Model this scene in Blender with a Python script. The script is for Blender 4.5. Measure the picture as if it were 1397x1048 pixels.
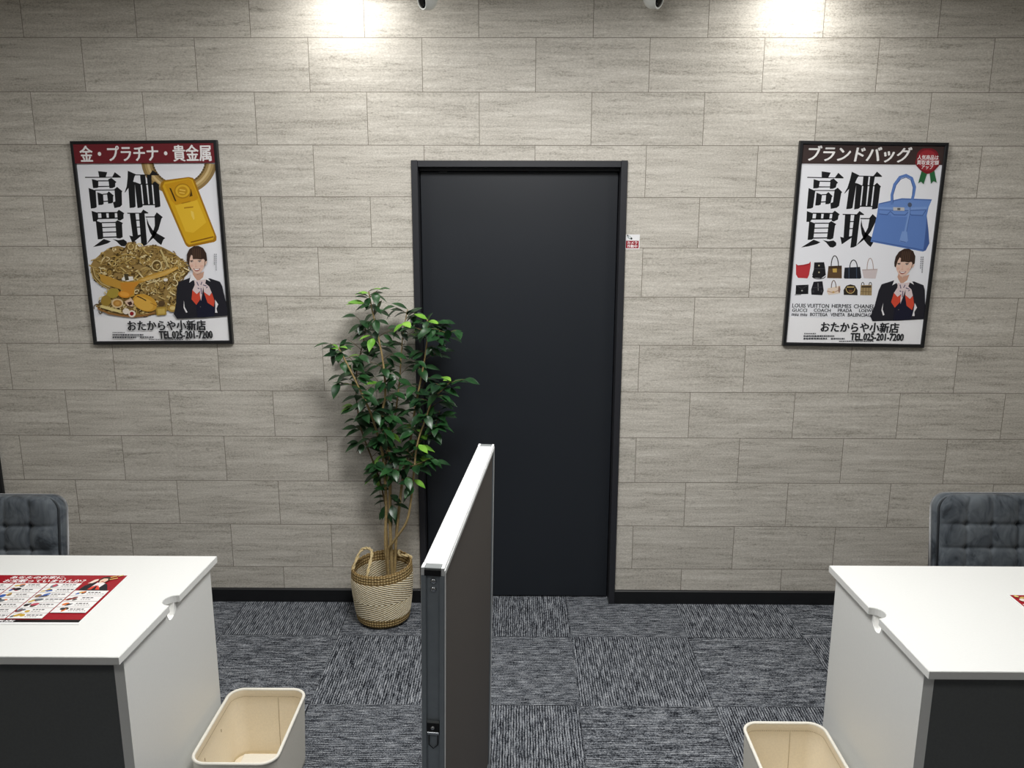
import bpy, bmesh, math, random
from mathutils import Vector, Matrix, noise

# ------------------------------------------------------------------ clear
for o in list(bpy.data.objects):
    bpy.data.objects.remove(o, do_unlink=True)
SC = bpy.context.scene
COL = SC.collection
PI = math.pi
random.seed(11)

# ------------------------------------------------------------------ camera
cam_data = bpy.data.cameras.new('camera')
cam_data.sensor_fit = 'HORIZONTAL'
cam_data.sensor_width = 36.0
cam_data.lens = 1127.25 / 1397.0 * 36.0
cam_data.clip_start = 0.02
cam = bpy.data.objects.new('camera', cam_data)
COL.objects.link(cam)
RX = Vector((0.99996227, 0.00846401, 0.00195173))
UY = Vector((-0.00370851, 0.21282676, 0.97708291))
FW = Vector((-0.00785466, 0.97705329, -0.21285012))
m = Matrix.Identity(4)
for i in range(3):
    m[i][0] = RX[i]; m[i][1] = UY[i]; m[i][2] = -FW[i]
m[0][3], m[1][3], m[2][3] = 0.0, -3.5517, 1.8158
cam.matrix_world = m
SC.camera = cam

# ------------------------------------------------------------------ world, lights, exposure
CEIL = 2.70
world = bpy.data.worlds.new('world')
SC.world = world
world.use_nodes = True
world.node_tree.nodes['Background'].inputs[0].default_value = (0.9, 0.95, 1.0, 1)
world.node_tree.nodes['Background'].inputs[1].default_value = 0.0
SC.view_settings.view_transform = 'Standard'
SC.view_settings.look = 'None'
SC.view_settings.gamma = 1.0
SC.view_settings.use_curve_mapping = False
SC.view_settings.exposure = 0.0


def area_lamp(name, loc, sx, sy, power, col=(1, 0.97, 0.92), rot=(0, 0, 0), spread=180):
    d = bpy.data.lights.new(name, 'AREA')
    d.shape = 'RECTANGLE'; d.size = sx; d.size_y = sy
    d.energy = power; d.color = col
    d.spread = math.radians(spread)
    o = bpy.data.objects.new(name, d)
    o.location = loc; o.rotation_euler = rot
    COL.objects.link(o)
    return o


def spot_lamp(name, loc, power, cone=110, blend=0.7, size=0.05, col=(1, 0.965, 0.9), tilt=(0, 0, 0)):
    d = bpy.data.lights.new(name, 'SPOT')
    d.energy = power; d.spot_size = math.radians(cone); d.spot_blend = blend
    d.shadow_soft_size = size; d.color = col
    o = bpy.data.objects.new(name, d)
    o.location = loc; o.rotation_euler = tilt
    COL.objects.link(o)
    return o


# the room's ceiling lamps: two downlights close to the wall, four over the room
for k, (x, y, p) in enumerate([(-0.69, -0.22, 4.2), (1.10, -0.22, 4.2)]):
    d_ = area_lamp('downlight_by_wall', (x, y, CEIL - 0.004), 0.09, 0.09, p, (1, 0.985, 0.955))
    d_.data.shape = 'DISK'
for k, (x, y, p) in enumerate([(-1.40, -1.5, 11), (1.45, -1.5, 12), (0.0, -1.5, 50)]):
    area_lamp('ceiling_panel_lamp', (x, y, CEIL - 0.02), 0.6, 0.6, p, (1, 0.992, 0.98))
for k, (x, y, p) in enumerate([(-1.0, -3.6, 9), (1.0, -3.6, 9)]):
    area_lamp('ceiling_panel_lamp', (x, y, CEIL - 0.02), 0.6, 0.6, p, (1, 0.992, 0.98))


# ------------------------------------------------------------------ material helpers
def lin(c):
    out = []
    for v in c[:3]:
        v = v / 255.0
        out.append(v / 12.92 if v <= 0.04045 else ((v + 0.055) / 1.055) ** 2.4)
    return (out[0], out[1], out[2], 1.0)


def new_mat(name):
    mt = bpy.data.materials.new(name)
    mt.use_nodes = True
    nt = mt.node_tree
    b = nt.nodes['Principled BSDF']
    return mt, nt, b


def setp(b, **kw):
    names = dict(col='Base Color', rough='Roughness', metal='Metallic', spec='Specular IOR Level', sheen='Sheen Weight',
                 coat='Coat Weight', sub='Subsurface Weight', sheenr='Sheen Roughness')
    for k, v in kw.items():
        b.inputs[names[k]].default_value = v


def N(nt, t, **kw):
    n = nt.nodes.new(t)
    for k, v in kw.items():
        setattr(n, k, v)
    return n


def mathn(nt, op, a, b=None, c=None):
    n = N(nt, 'ShaderNodeMath', operation=op)
    for i, v in enumerate((a, b, c)):
        if v is None:
            continue
        if isinstance(v, (int, float)):
            n.inputs[i].default_value = v
        else:
            nt.links.new(v, n.inputs[i])
    return n.outputs[0]


def ramp(nt, fac, stops):
    r = N(nt, 'ShaderNodeValToRGB')
    els = r.color_ramp.elements
    while len(els) < len(stops):
        els.new(0.5)
    for e, (p, c) in zip(els, stops):
        e.position = p; e.color = c
    nt.links.new(fac, r.inputs[0])
    return r.outputs[0]


def noise_tex(nt, vec, scale=1.0, detail=4.0, rough=0.55, dist=0.0, dims='3D', w=None):
    n = N(nt, 'ShaderNodeTexNoise', noise_dimensions=dims)
    n.inputs['Scale'].default_value = scale
    n.inputs['Detail'].default_value = detail
    n.inputs['Roughness'].default_value = rough
    n.inputs['Distortion'].default_value = dist
    if vec is not None:
        nt.links.new(vec, n.inputs['Vector'])
    if w is not None:
        nt.links.new(w, n.inputs['W'])
    return n.outputs['Fac']


def combine(nt, x, y, z):
    n = N(nt, 'ShaderNodeCombineXYZ')
    for i, v in enumerate((x, y, z)):
        if isinstance(v, (int, float)):
            n.inputs[i].default_value = v
        else:
            nt.links.new(v, n.inputs[i])
    return n.outputs[0]


def sep_obj(nt):
    tc = N(nt, 'ShaderNodeTexCoord')
    s = N(nt, 'ShaderNodeSeparateXYZ')
    nt.links.new(tc.outputs['Object'], s.inputs[0])
    return tc.outputs['Object'], s.outputs[0], s.outputs[1], s.outputs[2]


def bump(nt, b, h, strength=0.3, dist=0.002):
    n = N(nt, 'ShaderNodeBump')
    n.inputs['Strength'].default_value = strength
    n.inputs['Distance'].default_value = dist
    nt.links.new(h, n.inputs['Height'])
    nt.links.new(n.outputs[0], b.inputs['Normal'])


def plain(name, rgb, rough=0.5, metal=0.0, spec=0.5, grain=0.06, scale=60.0, bmp=0.0):
    """solid coloured material with a faint procedural grain"""
    mt, nt, b = new_mat(name)
    setp(b, rough=rough, metal=metal, spec=spec)
    vec, x, y, z = sep_obj(nt)
    f = noise_tex(nt, vec, scale, 3.0, 0.6)
    c = lin(rgb)
    lo = tuple(v * (1 - grain) for v in c[:3]) + (1,)
    hi = tuple(min(1, v * (1 + grain)) for v in c[:3]) + (1,)
    nt.links.new(ramp(nt, f, [(0.3, lo), (0.7, hi)]), b.inputs['Base Color'])
    if bmp:
        bump(nt, b, f, bmp, 0.001)
    return mt


M = {}

# wall covering: travertine-look planks in running bond
TW, TH, U0, Z0 = 0.46079, 0.20907, -1.0869, 2.6804


def wall_material():
    mt, nt, b = new_mat('travertine_wallcovering')
    setp(b, rough=0.62, spec=0.35)
    vec, x, y, z = sep_obj(nt)
    bx = mathn(nt, 'SUBTRACT', x, U0)
    bz = mathn(nt, 'ADD', mathn(nt, 'SUBTRACT', z, Z0), 20 * TH)
    br = N(nt, 'ShaderNodeTexBrick', offset=0.5, offset_frequency=2, squash=1.0)
    br.inputs['Scale'].default_value = 1.0
    br.inputs['Brick Width'].default_value = TW
    br.inputs['Row Height'].default_value = TH
    br.inputs['Mortar Size'].default_value = 0.0014
    br.inputs['Mortar Smooth'].default_value = 0.25
    br.inputs['Bias'].default_value = 0.0
    br.inputs['Color1'].default_value = (0, 0, 0, 1)
    br.inputs['Color2'].default_value = (1, 1, 1, 1)
    nt.links.new(combine(nt, bx, bz, 0.0), br.inputs['Vector'])
    tid = N(nt, 'ShaderNodeSeparateColor')
    nt.links.new(br.outputs['Color'], tid.inputs[0])
    rnd = mathn(nt, 'MULTIPLY', tid.outputs[0], 37.0)
    # long wavy streaks, a few thin dark veins, fine mottling
    warp = noise_tex(nt, combine(nt, mathn(nt, 'MULTIPLY', x, 16.0), mathn(nt, 'MULTIPLY', z, 34.0), rnd), 1.0, 3.0, 0.6)
    zw = mathn(nt, 'ADD', z, mathn(nt, 'MULTIPLY', warp, 0.014))
    st = noise_tex(nt, combine(nt, mathn(nt, 'MULTIPLY', x, 4.2), mathn(nt, 'MULTIPLY', zw, 62.0), rnd), 1.0, 6.0, 0.66)
    fine = noise_tex(nt, combine(nt, mathn(nt, 'MULTIPLY', x, 130.0), mathn(nt, 'MULTIPLY', zw, 210.0), rnd), 1.0, 3.0, 0.7)
    soft = noise_tex(nt, combine(nt, mathn(nt, 'MULTIPLY', x, 1.8), mathn(nt, 'MULTIPLY', zw, 20.0), rnd), 1.0, 3.0, 0.5)
    vein = noise_tex(nt, combine(nt, mathn(nt, 'MULTIPLY', x, 2.4), mathn(nt, 'MULTIPLY', zw, 24.0), mathn(nt, 'ADD', rnd, 9.0)), 1.0, 3.0, 0.5)
    vl = mathn(nt, 'MULTIPLY', mathn(nt, 'SUBTRACT', 1.0, mathn(nt, 'MINIMUM', mathn(nt, 'MULTIPLY', mathn(nt, 'ABSOLUTE', mathn(nt, 'SUBTRACT', vein, 0.42)), 70.0), 1.0)),
               mathn(nt, 'MULTIPLY', soft, 0.14))
    mixv = mathn(nt, 'SUBTRACT', mathn(nt, 'ADD', mathn(nt, 'ADD', mathn(nt, 'MULTIPLY', st, 0.38), mathn(nt, 'MULTIPLY', fine, 0.42)), mathn(nt, 'MULTIPLY', soft, 0.20)), vl)
    col = ramp(nt, mixv, [(0.38, lin((154, 149, 139))), (0.46, lin((186, 181, 171))), (0.54, lin((202, 197, 187))),
                          (0.64, lin((222, 218, 209)))])
    # faint plank to plank tone
    tone = mathn(nt, 'ADD', 0.965, mathn(nt, 'MULTIPLY', tid.outputs[0], 0.06))
    mul = N(nt, 'ShaderNodeMix', data_type='RGBA', blend_type='MULTIPLY')
    mul.inputs[0].default_value = 1.0
    nt.links.new(col, mul.inputs[6])
    tc = N(nt, 'ShaderNodeCombineColor')
    for i in range(3):
        nt.links.new(tone, tc.inputs[i])
    nt.links.new(tc.outputs[0], mul.inputs[7])
    gr = N(nt, 'ShaderNodeMix', data_type='RGBA')
    nt.links.new(br.outputs['Fac'], gr.inputs[0])
    nt.links.new(mul.outputs[2], gr.inputs[6])
    gr.inputs[7].default_value = lin((118, 111, 100))
    nt.links.new(gr.outputs[2], b.inputs['Base Color'])
    hgt = mathn(nt, 'SUBTRACT', mathn(nt, 'MULTIPLY', mixv, 0.4), br.outputs['Fac'])
    bump(nt, b, hgt, 0.25, 0.0012)
    return mt


def carpet_material():
    mt, nt, b = new_mat('carpet_tiles')
    setp(b, rough=0.95, spec=0.1)
    vec, x, y, z = sep_obj(nt)
    tx = mathn(nt, 'DIVIDE', mathn(nt, 'ADD', x, 1.2707 + 10.0), 0.5)
    ty = mathn(nt, 'DIVIDE', mathn(nt, 'ADD', y, 0.3132 + 10.0), 0.5)
    ix = mathn(nt, 'FLOOR', tx); iy = mathn(nt, 'FLOOR', ty)
    par = mathn(nt, 'MODULO', mathn(nt, 'ADD', ix, iy), 2.0)
    seed = mathn(nt, 'ADD', mathn(nt, 'MULTIPLY', ix, 3.7), mathn(nt, 'MULTIPLY', iy, 11.3))

    def yarn(a, c):
        # a: across the stripes, c: along the stripes
        def nz(fa, fc, det, off):
            return noise_tex(nt, combine(nt, mathn(nt, 'MULTIPLY', a, fa), mathn(nt, 'MULTIPLY', c, fc), mathn(nt, 'ADD', seed, off)), 1.0, det, 0.55)
        thr = nz(240.0, 22.0, 2.0, 0.0)
        patch = nz(75.0, 17.0, 3.0, 5.0)
        loop = nz(280.0, 210.0, 1.0, 9.0)
        # tufting rows: dark gaps between the yarns, coming and going along the row
        wob = mathn(nt, 'MULTIPLY', nz(30.0, 20.0, 1.0, 3.0), 0.6)
        ph = mathn(nt, 'ADD', mathn(nt, 'DIVIDE', a, 0.0095), wob)
        gap = mathn(nt, 'POWER', mathn(nt, 'ABSOLUTE', mathn(nt, 'COSINE', mathn(nt, 'MULTIPLY', ph, PI))), 5.0)
        on = mathn(nt, 'MULTIPLY', gap, mathn(nt, 'MULTIPLY', nz(105.0, 24.0, 2.0, 15.0), 0.36))
        s_ = mathn(nt, 'ADD', mathn(nt, 'MULTIPLY', thr, 0.42), mathn(nt, 'MULTIPLY', patch, 0.28))
        return mathn(nt, 'SUBTRACT', mathn(nt, 'ADD', s_, mathn(nt, 'ADD', mathn(nt, 'MULTIPLY', loop, 0.46), -0.035)), on)
    a = yarn(x, y)
    c = yarn(y, x)
    mx = N(nt, 'ShaderNodeMix', data_type='FLOAT')
    nt.links.new(par, mx.inputs[0])
    nt.links.new(a, mx.inputs[2]); nt.links.new(c, mx.inputs[3])
    v = mx.outputs[0]
    col = ramp(nt, v, [(0.36, lin((13, 15, 20))), (0.44, lin((54, 57, 63))), (0.50, lin((98, 102, 108))), (0.57, lin((134, 138, 144))),
                       (0.68, lin((176, 179, 183)))])
    # seams of the tiles
    fx = mathn(nt, 'ABSOLUTE', mathn(nt, 'SUBTRACT', mathn(nt, 'FRACT', tx), 0.5))
    fy = mathn(nt, 'ABSOLUTE', mathn(nt, 'SUBTRACT', mathn(nt, 'FRACT', ty), 0.5))
    seam = mathn(nt, 'GREATER_THAN', mathn(nt, 'MAXIMUM', fx, fy), 0.4965)
    mul = N(nt, 'ShaderNodeMix', data_type='RGBA')
    nt.links.new(mathn(nt, 'MULTIPLY', seam, 0.45), mul.inputs[0])
    nt.links.new(col, mul.inputs[6]); mul.inputs[7].default_value = lin((22, 24, 28))
    nt.links.new(mul.outputs[2], b.inputs['Base Color'])
    bump(nt, b, v, 0.8, 0.004)
    return mt


M['wall'] = wall_material()
M['carpet'] = carpet_material()
M['plaster'] = plain('ceiling_board', (205, 203, 198), 0.85, grain=0.03)
M['side_wall'] = plain('plain_wallcovering', (176, 170, 158), 0.8, grain=0.05, scale=20)
M['rear_wall'] = plain('rear_wallcovering', (120, 116, 110), 0.85, grain=0.05, scale=20)
M['black_trim'] = plain('black_vinyl_trim', (15, 16, 19), 0.5, grain=0.1)
M['door_frame'] = plain('black_door_frame', (37, 38, 43), 0.45, grain=0.05)
M['door_leaf'] = plain('black_door_leaf', (30, 34, 40), 0.42, grain=0.08, scale=200, bmp=0.03)
M['white_board'] = plain('white_melamine', (229, 230, 227), 0.42, grain=0.015, scale=150)
M['dark_board'] = plain('charcoal_melamine', (94, 97, 97), 0.5, grain=0.06, scale=150)
M['grommet'] = plain('white_plastic', (232, 232, 228), 0.35, grain=0.02)
M['alu'] = plain('silver_aluminium', (226, 228, 228), 0.38, metal=0.25, grain=0.03)
M['alu_post'] = plain('grey_aluminium_post', (150, 158, 164), 0.42, metal=0.5, grain=0.04)
M['panel_cloth'] = plain('brown_grey_panel', (76, 71, 67), 0.7, grain=0.12, scale=300, bmp=0.05)
M['dark_plastic'] = plain('dark_grey_plastic', (52, 54, 56), 0.45, grain=0.06)
M['cap_grey'] = plain('grey_plastic_cap', (112, 116, 116), 0.5, grain=0.06)
M['steel'] = plain('bright_steel', (190, 194, 198), 0.25, metal=0.9, grain=0.03)
M['bin_out'] = plain('cream_faux_leather', (236, 232, 220), 0.55, grain=0.04, scale=220, bmp=0.1)
M['bin_in'] = plain('beige_lining', (236, 224, 200), 0.65, grain=0.04, scale=160, bmp=0.08)
M['thread'] = plain('beige_thread', (168, 150, 118), 0.8, grain=0.1)
M['frame_black'] = plain('black_picture_frame', (20, 21, 24), 0.38, grain=0.08)
M['cam_white'] = plain('white_camera_plastic', (222, 224, 220), 0.35, grain=0.02)
M['cam_glass'] = plain('black_camera_window', (8, 9, 11), 0.12, grain=0.05)
M['bark'] = plain('tan_bark', (158, 136, 92), 0.75, grain=0.3, scale=90, bmp=0.4)
M['twig'] = plain('brown_twig', (100, 84, 54), 0.75, grain=0.25, scale=120)
M['soil'] = plain('dark_filler', (70, 58, 42), 0.95, grain=0.4, scale=120, bmp=0.5)
M['black_leg'] = plain('black_metal_leg', (20, 20, 22), 0.4, grain=0.05)


def leaf_mat(name, a, c):
    mt, nt, b = new_mat(name)
    setp(b, rough=0.34, spec=0.5)
    vec, x, y, z = sep_obj(nt)
    f = noise_tex(nt, vec, 14.0, 2.0, 0.5)
    nt.links.new(ramp(nt, f, [(0.32, lin(a)), (0.68, lin(c))]), b.inputs['Base Color'])
    return mt


M['leaf'] = leaf_mat('ficus_leaf_dark', (18, 46, 26), (42, 84, 42))
M['leaf_young'] = leaf_mat('ficus_leaf_light', (92, 150, 48), (140, 190, 74))


def velvet():
    mt, nt, b = new_mat('grey_velvet')
    setp(b, rough=0.75, spec=0.2, sheen=0.35, sheenr=0.4)
    vec, x, y, z = sep_obj(nt)
    f = noise_tex(nt, combine(nt, mathn(nt, 'MULTIPLY', x, 17.0), mathn(nt, 'MULTIPLY', y, 17.0), mathn(nt, 'MULTIPLY', z, 11.0)), 1.0, 3.0, 0.6, 0.8)
    nt.links.new(ramp(nt, f, [(0.34, lin((48, 53, 58))), (0.44, lin((74, 80, 86))), (0.62, lin((96, 102, 107)))]), b.inputs['Base Color'])
    g = noise_tex(nt, vec, 500.0, 2.0)
    bump(nt, b, g, 0.1, 0.001)
    return mt


M['velvet'] = velvet()
M['piping'] = plain('dark_velvet_piping', (46, 50, 54), 0.8, grain=0.1)


def ink_material(name, rough=0.42, spec=0.35):
    """printed paper: the colours are the print's own inks, stored per face"""
    mt, nt, b = new_mat(name)
    setp(b, rough=rough, spec=spec)
    at = N(nt, 'ShaderNodeAttribute', attribute_name='Ink')
    vec, x, y, z = sep_obj(nt)
    f = noise_tex(nt, vec, 300.0, 2.0)
    mul = N(nt, 'ShaderNodeMix', data_type='RGBA', blend_type='MULTIPLY')
    mul.inputs[0].default_value = 1.0
    nt.links.new(at.outputs['Color'], mul.inputs[6])
    nt.links.new(ramp(nt, f, [(0.3, (0.97, 0.97, 0.97, 1)), (0.7, (1, 1, 1, 1))]), mul.inputs[7])
    nt.links.new(mul.outputs[2], b.inputs['Base Color'])
    return mt


M['ink'] = ink_material('printed_paper')
M['ink_laminate'] = ink_material('laminated_print', 0.25, 0.5)


def weave_material():
    mt, nt, b = new_mat('woven_seagrass')
    setp(b, rough=0.85, spec=0.15)
    uv = N(nt, 'ShaderNodeUVMap')
    s = N(nt, 'ShaderNodeSeparateXYZ')
    nt.links.new(uv.outputs[0], s.inputs[0])
    u, v = s.outputs[0], s.outputs[1]        # u: metres round, v: metres up
    # twill body: short slanted strands; chevrons change direction half way up
    vv = mathn(nt, 'ABSOLUTE', mathn(nt, 'SUBTRACT', v, 0.125))
    q = mathn(nt, 'ADD', mathn(nt, 'MULTIPLY', u, 40.0), mathn(nt, 'MULTIPLY', vv, 100.0))
    strand = mathn(nt, 'ABSOLUTE', mathn(nt, 'SINE', mathn(nt, 'MULTIPLY', q, PI)))
    brk = noise_tex(nt, combine(nt, mathn(nt, 'MULTIPLY', u, 90.0), mathn(nt, 'MULTIPLY', v, 210.0), 0.0), 1.0, 3.0, 0.6)
    body = mathn(nt, 'ADD', mathn(nt, 'MULTIPLY', strand, 0.55), mathn(nt, 'MULTIPLY', brk, 0.55))
    # braided bands at rim and foot
    w1 = mathn(nt, 'ABSOLUTE', mathn(nt, 'SINE', mathn(nt, 'MULTIPLY', v, PI / 0.0125)))
    w2 = mathn(nt, 'ABSOLUTE', mathn(nt, 'SINE', mathn(nt, 'MULTIPLY', u, PI / 0.012)))
    band = mathn(nt, 'ADD', mathn(nt, 'MULTIPLY', mathn(nt, 'MULTIPLY', w1, w2), 0.5), mathn(nt, 'MULTIPLY', brk, 0.5))
    isb = mathn(nt, 'MAXIMUM', mathn(nt, 'GREATER_THAN', v, 0.222), mathn(nt, 'LESS_THAN', v, 0.048))
    cb = ramp(nt, band, [(0.2, lin((92, 72, 40))), (0.45, lin((156, 130, 86))), (0.75, lin((204, 182, 134)))])
    cm = ramp(nt, body, [(0.28, lin((112, 90, 54))), (0.46, lin((178, 156, 112))), (0.62, lin((220, 204, 168))), (0.8, lin((244, 236, 214)))])
    mx = N(nt, 'ShaderNodeMix', data_type='RGBA')
    nt.links.new(isb, mx.inputs[0]); nt.links.new(cm, mx.inputs[6]); nt.links.new(cb, mx.inputs[7])
    nt.links.new(mx.outputs[2], b.inputs['Base Color'])
    mf = N(nt, 'ShaderNodeMix', data_type='FLOAT')
    nt.links.new(isb, mf.inputs[0]); nt.links.new(body, mf.inputs[2]); nt.links.new(band, mf.inputs[3])
    bump(nt, b, mf.outputs[0], 0.9, 0.005)
    return mt


M['weave'] = weave_material()
M['rope'] = plain('seagrass_rope', (206, 186, 140), 0.85, grain=0.25, scale=160, bmp=0.5)


# ------------------------------------------------------------------ object helpers
def link(name, bm, mats, parent=None, smooth=False):
    me = bpy.data.meshes.new(name)
    bm.to_mesh(me); bm.free()
    for mt in (mats if isinstance(mats, (list, tuple)) else [mats]):
        me.materials.append(mt)
    if smooth:
        for p in me.polygons:
            p.use_smooth = True
    o = bpy.data.objects.new(name, me)
    COL.objects.link(o)
    if parent is not None:
        o.parent = parent
    return o


def tag(o, label=None, cat=None, group=None, kind=None):
    if label: o['label'] = label
    if cat: o['category'] = cat
    if group: o['group'] = group
    if kind: o['kind'] = kind
    return o


def empty(name, loc=(0, 0, 0), rot=(0, 0, 0)):
    o = bpy.data.objects.new(name, None)
    o.empty_display_size = 0.1
    o.location = loc; o.rotation_euler = rot
    COL.objects.link(o)
    return o


def copy_tree(o, parent=None):
    c = o.copy()
    COL.objects.link(c)
    if parent is not None:
        c.parent = parent
    for ch in list(o.children):
        copy_tree(ch, c)
    return c


def box(bm, x0, x1, y0, y1, z0, z1, mi=0):
    vs = [bm.verts.new(p) for p in ((x0, y0, z0), (x1, y0, z0), (x1, y1, z0), (x0, y1, z0),
                                    (x0, y0, z1), (x1, y0, z1), (x1, y1, z1), (x0, y1, z1))]
    for f in ((0, 3, 2, 1), (4, 5, 6, 7), (0, 1, 5, 4), (1, 2, 6, 5), (2, 3, 7, 6), (3, 0, 4, 7)):
        bm.faces.new([vs[i] for i in f]).material_index = mi
    return vs


def bevel(bm, w, seg=2):
    bmesh.ops.bevel(bm, geom=[e for e in bm.edges], offset=w, segments=seg, affect='EDGES', profile=0.5)


def extrude_poly(bm, pts, vec):
    """closed prism from a planar polygon of 3D points, swept by vec"""
    vec = Vector(vec)
    a = [bm.verts.new(p) for p in pts]
    b = [bm.verts.new(Vector(p) + vec) for p in pts]
    bm.faces.new(list(reversed(a)))
    bm.faces.new(b)
    n = len(a)
    for i in range(n):
        j = (i + 1) % n
        bm.faces.new((a[i], a[j], b[j], b[i]))
    bmesh.ops.recalc_face_normals(bm, faces=bm.faces[:])


def tube(bm, pts, rad, seg=8, closed=False, caps=True, mi=0):
    pts = [Vector(p) for p in pts]
    n = len(pts)
    rings = []
    prev = None
    for i, p in enumerate(pts):
        if closed:
            t = (pts[(i + 1) % n] - pts[i - 1])
        else:
            t = pts[min(i + 1, n - 1)] - pts[max(i - 1, 0)]
        t.normalize()
        if prev is None:
            a = Vector((0, 0, 1)) if abs(t.z) < 0.9 else Vector((1, 0, 0))
            nrm = t.cross(a).normalized()
        else:
            nrm = (prev - t * prev.dot(t)).normalized()
        prev = nrm
        bn = t.cross(nrm)
        r = rad[i] if isinstance(rad, (list, tuple)) else rad
        rings.append([bm.verts.new(p + (nrm * math.cos(2 * PI * k / seg) + bn * math.sin(2 * PI * k / seg)) * r) for k in range(seg)])
    m_ = n if closed else n - 1
    for i in range(m_):
        a, b = rings[i], rings[(i + 1) % n]
        for k in range(seg):
            f = bm.faces.new((a[k], a[(k + 1) % seg], b[(k + 1) % seg], b[k]))
            f.material_index = mi; f.smooth = True
    if caps and not closed:
        bm.faces.new(list(reversed(rings[0]))).material_index = mi
        bm.faces.new(rings[-1]).material_index = mi
    return rings


def lathe(bm, prof, c=(0, 0, 0), seg=32, mi=0, cap0=True, cap1=True):
    rings = []
    for r, z in prof:
        rings.append([bm.verts.new((c[0] + r * math.cos(2 * PI * k / seg), c[1] + r * math.sin(2 * PI * k / seg), c[2] + z)) for k in range(seg)])
    for a, b in zip(rings, rings[1:]):
        for k in range(seg):
            f = bm.faces.new((a[k], a[(k + 1) % seg], b[(k + 1) % seg], b[k]))
            f.smooth = True; f.material_index = mi
    if cap0: bm.faces.new(list(reversed(rings[0]))).material_index = mi
    if cap1: bm.faces.new(rings[-1]).material_index = mi
    return rings


def spline(pts, n=6):
    P = [Vector(p) for p in pts]
    out = []
    for i in range(len(P) - 1):
        p0 = P[max(i - 1, 0)]; p1 = P[i]; p2 = P[i + 1]; p3 = P[min(i + 2, len(P) - 1)]
        for k in range(n):
            t = k / n
            out.append(0.5 * ((2 * p1) + (p2 - p0) * t + (2 * p0 - 5 * p1 + 4 * p2 - p3) * t * t + (3 * p1 - p0 - 3 * p2 + p3) * t ** 3))
    out.append(P[-1])
    return out


# ------------------------------------------------------------------ printed sheets
INV = {}


class Print:
    """flat print: polygons in sheet millimetres, stacked in thin layers of ink"""
    def __init__(self):
        self.bm = bmesh.new()
        self.cl = self.bm.loops.layers.float_color.new('Ink')
        self.layer = 0
        self.H = None

    def mm(self, p):
        if self.H is None:
            return p
        h = self.H
        a, b = p
        w = h[6] * a + h[7] * b + 1
        return ((h[0] * a + h[1] * b + h[2]) / w, (h[3] * a + h[4] * b + h[5]) / w)

    def face(self, pts, rgb, step=True):
        if step: self.layer += 1
        c = lin(rgb)
        d = -self.layer * 0.000012
        vs = [self.bm.verts.new((x / 1000.0, d, y / 1000.0)) for x, y in pts]
        try:
            f = self.bm.faces.new(vs)
        except ValueError:
            return
        for l in f.loops:
            l[self.cl] = c

    def poly(self, pts, rgb, step=True):
        self.face([self.mm(p) for p in pts], rgb, step)

    def ell(self, cx, cy, rx, ry, rgb, rot=0, n=20, step=True):
        c, s = math.cos(math.radians(rot)), math.sin(math.radians(rot))
        self.poly([(cx + rx * math.cos(t) * c - ry * math.sin(t) * s, cy + rx * math.cos(t) * s + ry * math.sin(t) * c)
                   for t in [2 * PI * k / n for k in range(n)]], rgb, step)

    def stroke(self, pts, w, rgb, step=True):
        """open polyline of constant width"""
        if step: self.layer += 1
        n = len(pts)
        L, R = [], []
        for i in range(n):
            a = pts[max(i - 1, 0)]; b = pts[min(i + 1, n - 1)]
            dx, dy = b[0] - a[0], b[1] - a[1]
            l = math.hypot(dx, dy) or 1
            nx, ny = -dy / l * w / 2, dx / l * w / 2
            L.append((pts[i][0] + nx, pts[i][1] + ny)); R.append((pts[i][0] - nx, pts[i][1] - ny))
        for i in range(n - 1):
            self.poly([L[i], L[i + 1], R[i + 1], R[i]], rgb, False)

    def arc(self, cx, cy, rx, ry, a0, a1, w, rgb, n=14, rot=0):
        c, s = math.cos(math.radians(rot)), math.sin(math.radians(rot))
        pts = []
        for k in range(n + 1):
            t = math.radians(a0 + (a1 - a0) * k / n)
            px, py = rx * math.cos(t), ry * math.sin(t)
            pts.append((cx + px * c - py * s, cy + px * s + py * c))
        self.stroke(pts, w, rgb)

    def text(self, s, rect, rgb, bold=0.0, slant=0.0):
        """writing fitted into rect = (x0, y0, x1, y1) given like polygons; y0 is the top"""
        x0, y0, x1, y1 = rect
        ml, mr = self.mm((x0, (y0 + y1) / 2)), self.mm((x1, (y0 + y1) / 2))
        tp, bt = self.mm(((x0 + x1) / 2, y0)), self.mm(((x0 + x1) / 2, y1))
        tris, (a0, b0, a1, b1) = text_shape(s, 0.0)
        self.layer += 1
        sx = (mr[0] - ml[0]) / (a1 - a0); sy = (tp[1] - bt[1]) / (b1 - b0)
        H = self.H; self.H = None
        sh = [(0, 0)] if bold <= 0 else [(0, 0), (bold, 0), (-bold, 0), (0, bold * 0.5), (0, -bold * 0.5)]
        for dx, dy in sh:
            self.layer += 1
            for t in tris:
                self.face([(ml[0] + (x + dx - a0) * sx + slant * (y - b0) * sy, bt[1] + (y + dy - b0) * sy) for x, y in t], rgb, False)
        self.H = H

    def bars(self, x0, y0, x1, y1, rgb, word=8, gap=2.2, seed=1, frac=1.0):
        """a line of print too small to read: short dashes"""
        r = random.Random(seed)
        self.layer += 1
        x = x0
        while x < x0 + (x1 - x0) * frac - 1:
            w = min(r.uniform(0.5, 1.3) * word, x1 - x)
            self.poly([(x, y0), (x + w, y0), (x + w, y1), (x, y1)], rgb, False)
            x += w + gap

    def build(self, name, mat, parent, thick=0.0006):
        o = link(name, self.bm, mat, parent)
        return o


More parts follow.
